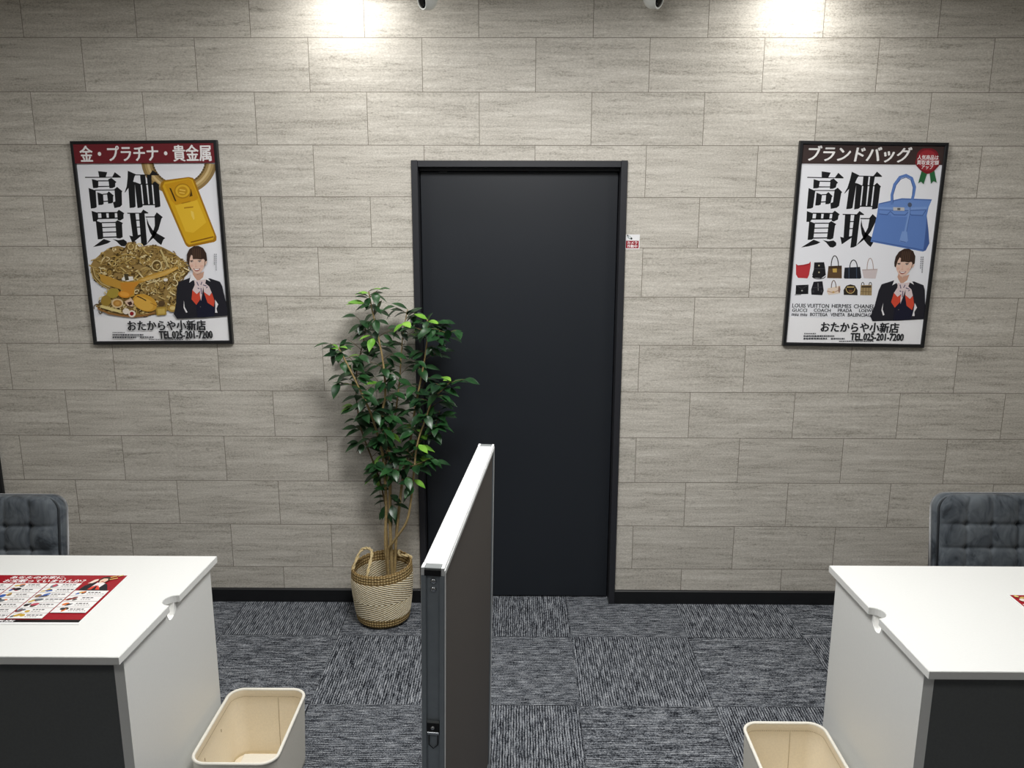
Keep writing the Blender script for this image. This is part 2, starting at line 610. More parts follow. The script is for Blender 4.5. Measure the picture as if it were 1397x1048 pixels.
def text_shape(s, bold):
    key = (s, bold)
    if key in INV: return INV[key]
    c = bpy.data.curves.new('writing', 'FONT')
    c.body = s; c.size = 1.0; c.offset = bold; c.resolution_u = 2
    o = bpy.data.objects.new('writing', c)
    COL.objects.link(o)
    bpy.context.view_layer.update()
    dg = bpy.context.evaluated_depsgraph_get()
    me = bpy.data.meshes.new_from_object(o.evaluated_get(dg))
    co = [(v.co.x, v.co.y) for v in me.vertices]
    tris = [[co[i] for i in p.vertices] for p in me.polygons]
    xs = [p[0] for p in co]; ys = [p[1] for p in co]
    res = (tris, (min(xs), min(ys), max(xs), max(ys)))
    bpy.data.objects.remove(o, do_unlink=True)
    bpy.data.curves.remove(c); bpy.data.meshes.remove(me)
    INV[key] = res
    return res


HOM = {
    'LA': (0.54215, -0.053578, -343.82, -0.0039264, -0.53298, 462.69, 1.2953e-06, -3.2573e-05),
    'LB': (0.51174, -0.050559, -333.59, -0.0037062, -0.50295, 46.513, 1.2227e-06, -3.0738e-05),
    'LK': (0.36394, -0.035961, -266.79, -0.0026358, -0.35773, 345.35, 8.6954e-07, -2.1863e-05),
    'LW': (0.32646, -0.032267, 83.028, -0.0023643, -0.32098, 12.931, 7.7998e-07, -1.9617e-05),
    'LH': (0.35578, -0.035167, -302.48, -0.0025767, -0.34983, 46.284, 8.5005e-07, -2.138e-05),
    'RA': (0.53443, 0.055383, -403.39, 0.0077995, -0.52909, 458.84, 1.2862e-06, -3.2344e-05),
    'RB': (0.5483, 0.056821, -369.41, 0.0080019, -0.54283, 46.126, 1.3196e-06, -3.3183e-05),
}

KANJI = [
    # first character
    [(187, 112), (292, 124), (275, 180), (200, 180)],
    [(38, 178), (350, 178), (378, 124), (450, 178), (445, 187), (38, 190)],
    [(115, 203), (190, 222), (190, 300), (170, 306), (130, 308)],
    [(186, 218), (316, 218), (316, 230), (186, 230)],
    [(186, 283), (320, 281), (320, 292), (186, 296)],
    [(305, 205), (340, 190), (398, 237), (385, 250), (383, 292), (350, 308), (318, 308)],
    [(78, 305), (160, 335), (172, 525), (150, 537), (105, 542)],
    [(150, 326), (380, 322), (380, 333), (150, 336)],
    [(375, 318), (405, 293), (465, 342), (458, 358), (462, 500), (440, 522), (375, 537), (365, 500), (358, 470), (385, 460)],
    [(178, 355), (245, 378), (252, 490), (230, 500), (192, 502)],
    [(240, 372), (296, 368), (296, 380), (240, 384)],
    [(246, 455), (304, 450), (304, 462), (246, 468)],
    [(290, 368), (310, 345), (368, 392), (360, 402), (360, 470), (340, 482), (303, 485)],
    # second character
    [(528, 108), (620, 148), (603, 180), (590, 232), (607, 240), (618, 520), (600, 530), (550, 535), (535, 305), (498, 358), (492, 355), (515, 290), (525, 200)],
    [(610, 150), (780, 152), (812, 100), (880, 152), (876, 160), (615, 161)],
    [(668, 157), (728, 157), (738, 262), (680, 264)],
    [(745, 157), (800, 157), (802, 262), (755, 262)],
    [(605, 235), (675, 262), (700, 515), (685, 528), (640, 537)],
    [(672, 256), (834, 256), (834, 268), (672, 268)],
    [(690, 265), (740, 265), (765, 498), (712, 498)],
    [(758, 265), (802, 265), (822, 497), (778, 497)],
    [(696, 491), (842, 491), (842, 503), (698, 505)],
    [(815, 250), (838, 228), (890, 268), (885, 285), (903, 515), (885, 525), (840, 532)],
    # third character
    [(112, 568), (185, 590), (190, 655), (170, 690), (130, 690)],
    [(180, 584), (414, 581), (414, 594), (180, 597)],
    [(222, 590), (280, 590), (288, 652), (228, 656)],
    [(308, 590), (378, 588), (382, 652), (312, 654)],
    [(186, 648), (416, 644), (416, 658), (186, 664)],
    [(405, 580), (425, 555), (488, 595), (478, 612), (480, 655), (440, 680), (412, 672)],
    [(160, 680), (232, 705), (248, 880), (230, 892), (185, 895)],
    [(225, 698), (392, 694), (392, 706), (228, 710)],
    [(233, 753), (390, 748), (390, 760), (235, 765)],
    [(238, 808), (395, 804), (396, 816), (240, 821)],
    [(243, 866), (402, 860), (404, 873), (246, 880)],
    [(385, 695), (410, 675), (472, 708), (462, 725), (470, 870), (440, 885), (400, 880)],
    [(252, 890), (335, 918), (300, 940), (210, 968), (132, 982), (135, 978), (180, 945)],
    [(355, 892), (420, 905), (480, 895), (515, 920), (520, 950), (490, 975), (455, 972), (430, 950), (400, 920)],
    # fourth character
    [(520, 590), (680, 590), (705, 553), (765, 590), (760, 598), (525, 602)],
    [(550, 598), (615, 598), (645, 852), (585, 862)],
    [(612, 670), (675, 668), (675, 680), (612, 682)],
    [(622, 750), (680, 748), (680, 760), (622, 762)],
    [(655, 596), (720, 596), (750, 950), (720, 968), (685, 973)],
    [(545, 850), (585, 860), (680, 838), (680, 855), (590, 930), (580, 935)],
    [(730, 632), (850, 631), (850, 643), (735, 645)],
    [(835, 625), (860, 585), (930, 640), (915, 655), (880, 780), (830, 870), (750, 945), (755, 930), (805, 850), (838, 740)],
    [(742, 642), (770, 720), (815, 790), (870, 830), (958, 880), (935, 900), (912, 960), (870, 930), (820, 880), (780, 810), (750, 720)],
]
INK = (24, 25, 28)
PAPER = (240, 241, 246)


def draw_kanji(p):
    p.H = HOM['LK']
    p.layer += 1
    for k in KANJI:
        p.poly(k, INK, False)


def draw_clerk(p):
    p.H = HOM['LW']
    hair, hair2 = (58, 42, 34), (88, 64, 50)
    skin, skin2, blush = (230, 196, 178), (204, 160, 138), (226, 182, 164)
    p.poly([(200, 285), (188, 240), (190, 160), (220, 95), (280, 55), (340, 52), (400, 82), (442, 150), (452, 240), (432, 285), (408, 335), (400, 260), (230, 250), (215, 300)], hair)
    p.poly([(270, 380), (330, 425), (412, 385), (408, 465), (385, 500), (330, 515), (285, 495), (262, 455)], skin2)
    p.poly([(428, 258), (446, 248), (452, 262), (440, 296), (426, 298)], skin)
    p.poly([(212, 200), (240, 150), (330, 140), (400, 190), (422, 235), (418, 300), (402, 350), (375, 395), (340, 418), (308, 414), (270, 380), (235, 330), (216, 270)], skin)
    p.ell(252, 312, 22, 17, blush); p.ell(382, 318, 22, 17, blush)
    p.poly([(205, 250), (198, 190), (218, 115), (280, 72), (345, 70), (405, 115), (428, 200), (428, 245), (404, 222), (370, 232), (320, 224), (266, 226), (262, 180), (244, 168), (228, 215), (220, 290)], hair)
    for x in (262, 285, 310, 335, 358):
        p.poly([(x, 90), (x + 8, 90), (x + 16, 215), (x + 6, 218)], hair2, x == 262)
    # brows, eyes
    p.poly([(230, 243), (270, 238), (272, 244), (232, 250)], hair2)
    p.poly([(330, 240), (378, 240), (378, 247), (330, 246)], hair2)
    for cx in (252, 354):
        p.ell(cx, 258, 18, 5, (240, 230, 226)); p.ell(cx, 258, 9, 6, (40, 28, 26))
        p.arc(cx, 261, 22, 12, 195, 345, 5, (44, 30, 28), 8)
    p.poly([(300, 262), (308, 262), (314, 312), (320, 322), (292, 322), (298, 310)], blush)
    p.poly([(290, 322), (322, 322), (318, 327), (294, 327)], skin2)
    # smile
    p.poly([(272, 342), (300, 350), (330, 350), (364, 344), (352, 370), (325, 384), (300, 380), (282, 364)], (150, 62, 58))
    p.poly([(280, 347), (302, 353), (330, 353), (356, 349), (344, 364), (320, 370), (296, 366)], (246, 240, 236))
    # jacket, vest
    p.poly([(82, 520), (190, 482), (240, 462), (285, 520), (330, 570), (410, 520), (440, 478), (490, 475), (620, 520), (650, 580), (690, 760), (722, 880), (712, 960), (400, 985), (300, 988), (62, 1000), (20, 940), (48, 800), (60, 600)], (34, 34, 42))
    p.poly([(300, 700), (430, 700), (560, 860), (540, 968), (320, 985), (310, 850)], (24, 26, 46))
    p.poly([(150, 760), (160, 845), (198, 915), (180, 924), (146, 858)], (232, 230, 232))
    p.poly([(555, 752), (597, 812), (574, 868), (588, 922), (556, 922), (560, 842)], (232, 230, 232))
    p.stroke([(350, 720), (325, 850), (318, 984)], 4, (14, 14, 20))
    p.ell(366, 845, 6, 6, (120, 110, 100))
    # collar
    p.poly([(252, 398), (285, 455), (330, 512), (290, 500), (268, 500), (220, 532), (232, 470)], (240, 238, 240))
    p.poly([(412, 388), (400, 460), (340, 512), (430, 486), (498, 516), (460, 470), (432, 440)], (240, 238, 240))
    # scarf
    sc = (226, 208, 208)
    p.poly([(262, 622), (312, 675), (362, 655), (366, 742), (312, 820), (250, 748)], (214, 78, 56))
    p.poly([(408, 650), (480, 700), (515, 665), (550, 770), (540, 845), (458, 792)], (214, 78, 56))
    p.poly([(285, 498), (330, 500), (440, 488), (428, 540), (478, 580), (512, 660), (482, 702), (412, 652), (402, 580), (392, 650), (374, 770), (358, 690), (360, 640), (318, 680), (262, 628), (292, 560)], sc)
    for a, b in (((318, 520), (340, 570)), ((385, 520), (372, 560)), ((400, 560), (445, 575)), ((440, 600), (460, 585)), ((372, 600), (380, 680)), ((330, 600), (352, 610))):
        p.stroke([a, b], 12, (96, 88, 116))


def draw_footer(p, H, logo, tel, small):
    p.H = H
    p.text('おたからや小新店', logo, (34, 36, 40), 0.036)
    p.text('TEL.025-201-7200', tel, (34, 36, 40), 0.05)
    for k, (x0, x1, y, f, hh) in enumerate(small):
        p.bars(x0, y - hh / 2, x1, y + hh / 2, (70, 72, 78), 14, 4, seed=k + 3)


def poster(name, cx, cz, tilt, label):
    root = empty(name, (cx, 0.0, cz), (0, -math.radians(tilt), 0))
    tag(root, label, 'poster', 'framed posters on the back wall')
    W, Hh, fw, d = 0.304, 0.426, 0.0145, 0.022
    bm = bmesh.new()
    # mitred frame: profile swept round the rectangle
    prof = [(0.0, -0.001), (0.0, -d + 0.002), (0.002, -d), (fw - 0.003, -d), (fw, -d + 0.004), (fw, -0.001)]
    cor = [(-1, -1), (1, -1), (1, 1), (-1, 1)]
    rings = []
    for sx, sz in cor:
        rings.append([bm.verts.new((sx * (W - a), y, sz * (Hh - a))) for a, y in prof])
    for i in range(4):
        a, b = rings[i], rings[(i + 1) % 4]
        for k in range(len(prof)):
            bm.faces.new((a[k], b[k], b[(k + 1) % len(prof)], a[(k + 1) % len(prof)]))
    bmesh.ops.recalc_face_normals(bm, faces=bm.faces[:])
    link('frame', bm, M['frame_black'], root)
    bm = bmesh.new()
    box(bm, -W + 0.006, W - 0.006, -0.0125, -0.002, -Hh + 0.006, Hh - 0.006)
    link('backing_board', bm, M['dark_plastic'], root)
    p = Print()
    p.face([(-291, -412), (291, -412), (291, 413), (-291, 413)], PAPER)
    return root, p


# ---- gold poster
rootL, p = poster('framed_poster', -1.5492, 1.6431, 0.55, 'black framed poster of a gold bar and jewellery left of the black door')
p.face([(-291, -412), (291, -412), (291, -303), (0, -309), (-291, -306)], (246, 246, 248))
p.H = HOM['LA']
p.layer += 1
gold = [(150, 124, 78), (186, 158, 104), (214, 190, 140), (170, 142, 90), (128, 104, 62)]
for k, (rr, w) in enumerate([(278, 26), (256, 22), (238, 20), (222, 18), (206, 16)]):
    p.arc(912, 210, rr, rr * 0.93, 8, 178, w, gold[k], 26)
for k in range(26):
    t = math.radians(12 + k * 6.2)
    p.stroke([(912 + 196 * math.cos(t), 210 + 182 * math.sin(t)), (912 + 208 * math.cos(t), 210 + 194 * math.sin(t))], 7, (74, 60, 38), k == 0)
# bar of gold
p.poly([(768, 418), (772, 388), (795, 368), (985, 343), (1018, 350), (1034, 376), (1198, 800), (1196, 828), (1180, 840), (985, 880), (966, 868), (955, 850)], (168, 120, 22))
p.poly([(785, 415), (800, 382), (985, 352), (1015, 366), (1182, 792), (1172, 822), (988, 862), (966, 842)], (218, 170, 34))
p.poly([(800, 400), (985, 358), (1008, 372), (1060, 505), (1000, 545), (890, 560), (850, 520)], (206, 152, 26))
p.poly([(880, 560), (1050, 520), (1120, 690), (1020, 770), (960, 760)], (232, 188, 52))
p.poly([(836, 425), (850, 430), (892, 528), (880, 530)], (70, 48, 8))
p.poly([(985, 420), (1005, 440), (1015, 488), (990, 495), (1000, 460)], (80, 56, 10))
p.ell(938, 450, 64, 58, (176, 126, 22)); p.ell(938, 450, 55, 49, (224, 178, 48)); p.ell(938, 450, 38, 34, (196, 146, 30))
p.stroke([(915, 440), (960, 448)], 10, (236, 196, 84)); p.stroke([(912, 462), (955, 468)], 8, (236, 196, 84))
p.poly([(1000, 600), (1022, 610), (1030, 660), (1022, 672), (1006, 640)], (240, 206, 96))
p.stroke([(930, 545), (975, 535), (1000, 528)], 8, (176, 126, 22)); p.stroke([(950, 580), (1020, 572)], 10, (180, 130, 24))
p.stroke([(1000, 842), (1175, 800)], 10, (140, 96, 16))
draw_kanji(p)
# heap of jewellery
p.H = HOM['LH']
OUT = [(105, 370), (140, 310), (235, 225), (330, 160), (430, 135), (520, 160), (545, 95), (590, 90), (640, 95), (690, 150), (790, 130), (880, 125), (960, 150), (1060, 200), (1150, 260), (1223, 320),
       (1275, 400), (1270, 470), (1223, 520), (1160, 560), (1130, 700), (1140, 830), (1060, 900), (900, 960), (760, 975), (610, 985), (480, 975), (330, 950), (220, 900), (165, 860), (230, 800), (300, 720), (330, 650), (210, 600), (130, 520)]
p.poly(OUT, (160, 132, 78))


def inside(x, y, poly):
    r = False
    n = len(poly)
    for i in range(n):
        x1, y1 = poly[i]; x2, y2 = poly[i - 1]
        if (y1 > y) != (y2 > y) and x < (x2 - x1) * (y - y1) / (y2 - y1) + x1:
            r = not r
    return r


rg = random.Random(4)
shades = [(84, 64, 30), (160, 130, 70), (194, 166, 102), (216, 192, 130), (234, 216, 166), (180, 148, 78), (124, 98, 52), (205, 180, 116)]
cnt = 0
while cnt < 620:
    x, y = rg.uniform(105, 1270), rg.uniform(95, 960)
    if not inside(x, y, OUT): continue
    cnt += 1
    t = rg.random()
    rx = rg.uniform(14, 44); ry = rx * rg.uniform(0.4, 1.0); ro = rg.uniform(0, 180)
    c = rg.choice(shades)
    if t < 0.55:
        a0 = rg.uniform(0, 360)
        p.arc(x, y, rx, ry, a0, a0 + rg.uniform(150, 330), rg.uniform(8, 15), c, 9, ro)
    elif t < 0.8:
        L = rg.uniform(40, 110); a = rg.uniform(-0.9, 0.9)
        p.stroke([(x - L / 2 * math.cos(a), y - L / 2 * math.sin(a)), (x, y + rg.uniform(-12, 12)), (x + L / 2 * math.cos(a), y + L / 2 * math.sin(a))], rg.uniform(8, 17), c)
    else:
        p.ell(x, y, rg.uniform(7, 16), rg.uniform(6, 12), rg.choice([(236, 218, 168), (222, 196, 130), (70, 54, 30), (104, 82, 44)]), ro, 8)
# chains of the left edge
for k in range(4):
    o_ = k * 17
    p.stroke([(112 + o_, 400), (140 + o_, 500), (210 + o_, 580), (330 + o_ * 0.6, 650 - o_ * 0.5)], 9, [(196, 170, 108), (140, 112, 60), (214, 190, 130), (168, 140, 78)][k])
# gold bands and pieces
p.poly([(220, 470), (330, 500), (480, 560), (640, 560), (820, 480), (1000, 430), (1150, 380), (1165, 405), (1020, 490), (860, 530), (700, 580), (640, 640), (640, 730), (600, 745), (520, 700), (460, 650), (280, 590), (235, 545)], (196, 150, 62))
p.poly([(470, 575), (640, 570), (700, 560), (640, 640), (625, 720), (560, 720), (480, 640)], (206, 140, 50))
for k in range(7):
    f = k / 7
    p.stroke([(700 + 10 * k, 545 - 2 * k + 22 * f), (900, 480 + 7 * k), (1140, 392 + 4 * k)], 3, (226, 188, 110), k == 0)
p.poly([(490, 520), (520, 500), (620, 500), (630, 545), (560, 560), (490, 545)], (236, 232, 222))
p.poly([(515, 470), (560, 470), (575, 540), (530, 552)], (74, 66, 46))
p.arc(560, 400, 190, 160, 185, 350, 16, (176, 146, 80), 18)
p.arc(905, 370, 58, 60, 0, 360, 12, (226, 206, 152), 16); p.arc(905, 370, 40, 44, 0, 360, 8, (104, 82, 44), 14)
p.stroke([(950, 180), (1000, 280), (1045, 390)], 20, (206, 186, 128))
p.ell(385, 700, 78, 58, (172, 150, 62), -15); p.ell(300, 790, 60, 66, (160, 132, 56), 10)
p.ell(520, 715, 76, 42, (216, 142, 44), 8); p.ell(520, 712, 58, 28, (232, 164, 66), 8)
p.ell(765, 815, 150, 96, (208, 156, 58), 22, 22); p.ell(750, 825, 120, 72, (222, 174, 76), 22, 22)
p.stroke([(670, 735), (730, 760), (780, 790)], 12, (70, 44, 20)); p.stroke([(830, 815), (905, 850)], 6, (150, 96, 30))
p.ell(437, 820, 72, 56, (222, 196, 150)); p.ell(437, 820, 52, 40, (186, 134, 62)); p.ell(437, 820, 28, 22, (206, 158, 84))
p.poly([(520, 800), (600, 760), (632, 800), (620, 860), (560, 850)], (226, 196, 170)); p.poly([(552, 812), (600, 796), (618, 830), (580, 850)], (70, 40, 34))
p.stroke([(240, 855), (360, 890), (480, 920)], 34, (224, 206, 140)); p.stroke([(200, 880), (330, 940), (480, 965), (620, 980), (760, 965), (890, 930)], 22, (150, 106, 58))
p.ell(540, 915, 40, 36, (238, 226, 212)); p.ell(610, 945, 44, 42, (240, 228, 214)); p.ell(608, 944, 24, 24, (150, 34, 40))
p.poly([(895, 870), (1015, 862), (1022, 958), (905, 966)], (176, 144, 62)); p.poly([(915, 888), (1000, 882), (1004, 945), (922, 950)], (206, 176, 92))
p.ell(1092, 880, 58, 44, (176, 142, 70)); p.ell(1096, 876, 34, 24, (222, 196, 130))
p.ell(965, 820, 40, 34, (92, 70, 44)); p.ell(1012, 540, 26, 20, (236, 230, 220))
draw_clerk(p)
# header
p.H = None
p.face([(-291, 336), (291, 335), (291, 413), (-291, 413)], (112, 34, 42))
p.H = HOM['LA']
p.text('金・プラチナ・貴金属', (162, 102, 1160, 226), (240, 238, 238), 0.03)
draw_footer(p, HOM['LB'], (450, 712, 1096, 796), (712, 800, 1152, 862),
            [(325, 430, 813, 0, 7), (325, 580, 832, 0, 13), (325, 520, 853, 0, 13), (552, 665, 851, 0, 12), (626, 910, 870, 0, 7)])
p.H = HOM['LB']
for k in range(2):
    p.layer += 1
    for j in range(9 - 3 * k):
        y = 160 + j * 16
        p.poly([(1180 - 14 * k, y), (1187 - 14 * k, y), (1188 - 14 * k, y + 10), (1181 - 14 * k, y + 10)], (130, 130, 138), False)
link('print', p.bm, M['ink'], rootL).location = (0, -0.0128, 0)

# ---- handbag poster
rootR, p = poster('framed_poster', 1.45085, 1.6425, -0.7, 'black framed poster of a blue handbag and ten small bags right of the door')
p.face([(-291, -412), (291, -412), (291, -303), (0, -310), (-291, -300)], (246, 246, 248))
draw_kanji(p)
p.H = HOM['RA']
blue, blue_d, blue_l = (98, 132, 196), (70, 98, 158), (126, 158, 214)
p.poly([(782, 545), (960, 505), (1190, 514), (1164, 575), (1150, 640), (1162, 740), (1170, 850), (1142, 905), (1120, 914), (720, 838), (730, 800), (768, 640)], blue)
p.poly([(1150, 640), (1162, 740), (1170, 850), (1142, 905), (1120, 914), (1128, 870), (1140, 760)], blue_d)
p.poly([(790, 625), (875, 630), (880, 645), (1015, 650), (1030, 632), (1130, 638), (1148, 590), (1165, 572), (1190, 514), (960, 505), (782, 545)], (110, 144, 206))
p.stroke([(785, 625), (848, 632), (872, 606), (900, 632), (985, 634), (1012, 608), (1030, 634), (1118, 638), (1142, 600)], 7, blue_d)
p.stroke([(782, 580), (950, 588), (1150, 580)], 18, blue_l); p.stroke([(785, 592), (950, 602), (1148, 594)], 5, blue_d)
p.stroke([(790, 548), (960, 512), (1186, 520)], 6, blue_d)
p.stroke([(730, 830), (1120, 902)], 7, blue_d)
p.stroke([(885, 555), (884, 480), (905, 400), (945, 345), (992, 330), (1035, 352), (1058, 420), (1048, 480), (1038, 520)], 22, blue)
p.stroke([(893, 540), (892, 480), (915, 405), (950, 360), (992, 345), (1028, 366), (1046, 424), (1040, 478)], 6, blue_d)
p.poly([(893, 574), (978, 576), (980, 602), (895, 600)], (196, 196, 196)); p.poly([(925, 580), (948, 580), (948, 597), (925, 597)], (90, 92, 96))
p.stroke([(1022, 540), (1016, 620), (985, 760)], 16, blue_l); p.stroke([(1024, 545), (1022, 620), (995, 760)], 4, blue_d)
p.ell(1020, 556, 16, 18, (80, 90, 112))
p.poly([(962, 758), (998, 760), (1006, 830), (990, 846), (940, 836), (952, 790)], blue_l); p.stroke([(945, 832), (990, 842)], 5, blue_d)
p.layer += 1
# ten small bags
p.H = HOM['RB']
p.poly([(150, 225), (165, 236), (205, 232), (248, 222), (262, 206), (262, 240), (250, 310), (238, 336), (165, 332), (150, 305)], (190, 56, 62))
p.stroke([(158, 240), (205, 238), (256, 226)], 5, (140, 34, 42))
p.poly([(290, 214), (365, 212), (372, 250), (378, 310), (342, 336), (280, 330), (275, 305), (286, 270)], (28, 28, 32)); p.stroke([(288, 262), (370, 262)], 5, (66, 66, 70)); p.ell(326, 238, 6, 6, (190, 180, 150)); p.ell(326, 290, 6, 6, (190, 180, 150)); p.arc(325, 320, 50, 20, 0, 180, 6, (40, 40, 44))
p.poly([(398, 242), (500, 238), (500, 336), (388, 334)], (96, 74, 52)); p.poly([(398, 242), (500, 238), (500, 262), (396, 262)], (70, 52, 36)); p.arc(447, 245, 28, 82, 180, 360, 7, (40, 32, 28)); p.poly([(430, 262), (462, 260), (462, 290), (432, 290)], (206, 172, 90))
p.poly([(522, 254), (640, 248), (650, 330), (640, 338), (522, 338), (515, 330)], (30, 34, 42)); p.arc(590, 252, 28, 56, 180, 360, 7, (34, 36, 42)); p.stroke([(555, 252), (555, 336)], 5, (70, 84, 104)); p.stroke([(612, 250), (614, 336)], 5, (70, 84, 104))
p.poly([(655, 268), (775, 262), (758, 338), (668, 334)], (212, 200, 200)); p.arc(717, 268, 24, 86, 180, 360, 5, (176, 150, 140)); p.stroke([(658, 272), (770, 268)], 5, (176, 160, 156))
p.poly([(150, 388), (246, 384), (244, 455), (146, 458)], (26, 26, 30)); p.stroke([(150, 388), (196, 416), (246, 386)], 4, (70, 70, 74)); p.ell(196, 430, 6, 6, (186, 186, 180)); p.stroke([(140, 462), (190, 460)], 4, (60, 60, 64))
p.poly([(285, 362), (352, 358), (362, 430), (350, 465), (268, 460), (266, 420)], (30, 30, 36)); p.stroke([(318, 372), (320, 430)], 5, (150, 150, 150)); p.stroke([(276, 408), (358, 402)], 5, (64, 64, 70)); p.ell(282, 436, 8, 10, (60, 60, 66)); p.ell(346, 434, 8, 10, (60, 60, 66))
p.poly([(392, 412), (490, 392), (486, 450), (400, 462), (386, 440)], (232, 214, 196)); p.arc(438, 408, 18, 56, 180, 360, 6, (120, 96, 84)); p.stroke([(388, 432), (435, 446), (490, 420)], 7, (196, 160, 140)); p.ell(480, 420, 8, 26, (150, 120, 104)); p.ell(436, 440, 9, 6, (206, 170, 96))
p.poly([(515, 462), (514, 425), (534, 392), (565, 382), (600, 390), (620, 425), (620, 465)], (48, 42, 36)); p.arc(566, 410, 34, 40, 0, 180, 5, (206, 182, 120)); p.stroke([(538, 402), (595, 402)], 8, (206, 182, 120)); p.poly([(552, 425), (584, 425), (578, 445), (558, 445)], (110, 74, 50))
p.poly([(645, 388), (730, 386), (728, 466), (640, 464)], (166, 144, 104)); p.stroke([(650, 400), (726, 400)], 14, (70, 58, 44)); p.arc(660, 388, 10, 22, 180, 360, 5, (60, 50, 40)); p.arc(718, 388, 10, 22, 180, 360, 5, (60, 50, 40))
for x in (662, 684, 706): p.stroke([(x, 408), (x - 1, 464)], 4, (112, 92, 62))
p.stroke([(642, 436), (728, 438)], 4, (112, 92, 62))
# makers' names as printed
tc = (40, 42, 48)
for s, r_ in (('LOUIS VUITTON', (122, 530, 402, 560)), ('HERMES', (424, 533, 572, 562)), ('CHANEL', (592, 535, 752, 565)),
              ('GUCCI', (120, 567, 234, 591)), ('COACH', (286, 568, 414, 592)), ('PRADA', (470, 569, 578, 593)), ('LOEWE', (632, 570, 744, 594)),
              ('miu miu', (118, 598, 234, 623)), ('BOTTEGA', (258, 599, 390, 624)), ('VENETA', (414, 600, 522, 626)), ('BALENCIAGA', (546, 602, 744, 628))):
    p.text(s, r_, tc, 0.02)
draw_clerk(p)
p.H = None
p.face([(-291, 336), (291, 338), (291, 413), (-291, 413)], (62, 48, 46))
p.H = HOM['RA']
p.text('ブランドバッグ', (236, 108, 1020, 228), (244, 242, 240), 0.034, 0.12)
p.poly([(1108, 300), (1152, 312), (1124, 398), (1104, 378), (1082, 392)], (44, 104, 62)); p.poly([(1170, 312), (1206, 296), (1224, 386), (1200, 374), (1180, 396)], (44, 104, 62))
p.layer += 1
p.poly([(1155 + (92 + 5 * math.sin(7 * t)) * math.cos(t), 217 + (97 + 5 * math.sin(5 * t)) * math.sin(t)) for t in [2 * PI * k / 40 for k in range(40)]], (128, 30, 40))
p.ell(1155, 217, 76, 80, (156, 44, 52), 0, 30)
for s, r_ in (('人気商品は', (1078, 176, 1238, 212)), ('買取査定額', (1074, 215, 1240, 250)), ('アップ', (1108, 252, 1196, 284))):
    p.text(s, r_, (250, 246, 246), 0.02)
draw_footer(p, HOM['RB'], (340, 672, 934, 748), (566, 756, 970, 810),
            [(212, 305, 757, 0, 7), (207, 440, 776, 0, 12), (207, 385, 795, 0, 12), (415, 520, 796, 0, 11), (478, 740, 815, 0, 6)])
p.H = HOM['RB']
for k in range(2):
    p.layer += 1
    for j in range(8 - 2 * k):
        y = 170 + j * 16
        p.poly([(1116 - 14 * k - j, y), (1123 - 14 * k - j, y), (1122 - 14 * k - j, y + 10), (1115 - 14 * k - j, y + 10)], (130, 130, 138), False)
link('print', p.bm, M['ink'], rootR).location = (0, -0.0128, 0)

# ------------------------------------------------------------------ room shell
XL, XR, YB = -2.95, 2.95, -5.4
DX0, DX1, DTOP = -0.444, 0.444, 1.990
bm = bmesh.new()
box(bm, XL, DX0 + 0.004, 0.0, 0.15, 0, CEIL)
box(bm, DX1 - 0.004, XR, 0.0, 0.15, 0, CEIL)
box(bm, DX0 + 0.004, DX1 - 0.004, 0.0, 0.15, DTOP - 0.004, CEIL)
tag(link('wall_back', bm, M['wall']), kind='structure')
bm = bmesh.new(); box(bm, XL - 0.1, XR + 0.1, YB - 0.1, 0.15, -0.1, 0.0)
tag(link('floor', bm, M['carpet']), kind='structure')
bm = bmesh.new(); box(bm, XL - 0.1, XR + 0.1, YB - 0.1, 0.15, CEIL, CEIL + 0.1)
tag(link('ceiling', bm, M['plaster']), kind='structure')
bm = bmesh.new(); box(bm, XL - 0.1, XL, YB, 0.15, 0, CEIL)
tag(link('wall_left', bm, M['side_wall']), kind='structure')
bm = bmesh.new(); box(bm, XR, XR + 0.1, YB, 0.15, 0, CEIL)
tag(link('wall_right', bm, M['side_wall']), kind='structure')
bm = bmesh.new(); box(bm, XL, XR, YB - 0.1, YB, 0, CEIL)
tag(link('wall_front', bm, M['rear_wall']), kind='structure')


def baseboard(name, x0, x1):
    b_ = bmesh.new()
    extrude_poly(b_, [(x0, 0, 0.0), (x0, -0.010, 0.0), (x0, -0.010, 0.060), (x0, -0.006, 0.065), (x0, 0, 0.066)], (x1 - x0, 0, 0))
    tag(link(name, b_, M['black_trim']), kind='structure')


baseboard('baseboard_left', -2.335, DX0 - 0.001)
baseboard('baseboard_right', DX1 + 0.001, XR)
bm = bmesh.new(); box(bm, -2.62, -2.335, -0.02, 0.0, 0.0, CEIL); bevel(bm, 0.003)
tag(link('trim_1', bm, M['black_trim']), kind='structure')

# door: black frame proud of the wall, leaf set back in it
door = tag(empty('door_1', (0, 0, 0)), 'plain black door in a black frame in the middle of the wall', 'door', kind='structure')
bm = bmesh.new()
FWD = 0.027
for s in (-1, 1):
    x_out = s * 0.4495; x_in = s * (0.4495 - FWD)
    box(bm, min(x_out, x_in), max(x_out, x_in), -0.014, 0.14, 0.0, 1.993)
    box(bm, min(x_in, x_in - s * 0.014), max(x_in, x_in - s * 0.014), 0.075, 0.14, 0.0, 1.966)
box(bm, -0.4495 + FWD, 0.4495 - FWD, -0.011, 0.14, 1.966, 1.992)
box(bm, -0.4495 + FWD, 0.4495 - FWD, 0.030, 0.14, 1.951, 1.966)
bevel(bm, 0.0012, 1)
link('door_frame', bm, M['door_frame'], door)
bm = bmesh.new()
box(bm, -0.4495 + FWD + 0.003, 0.4495 - FWD - 0.003, 0.055, 0.094, 0.006, 1.949)
bevel(bm, 0.0015, 1)
link('door_leaf', bm, M['door_leaf'], door)
bm = bmesh.new(); box(bm, -0.34, -0.305, 0.046, 0.056, 1.944, 1.952)
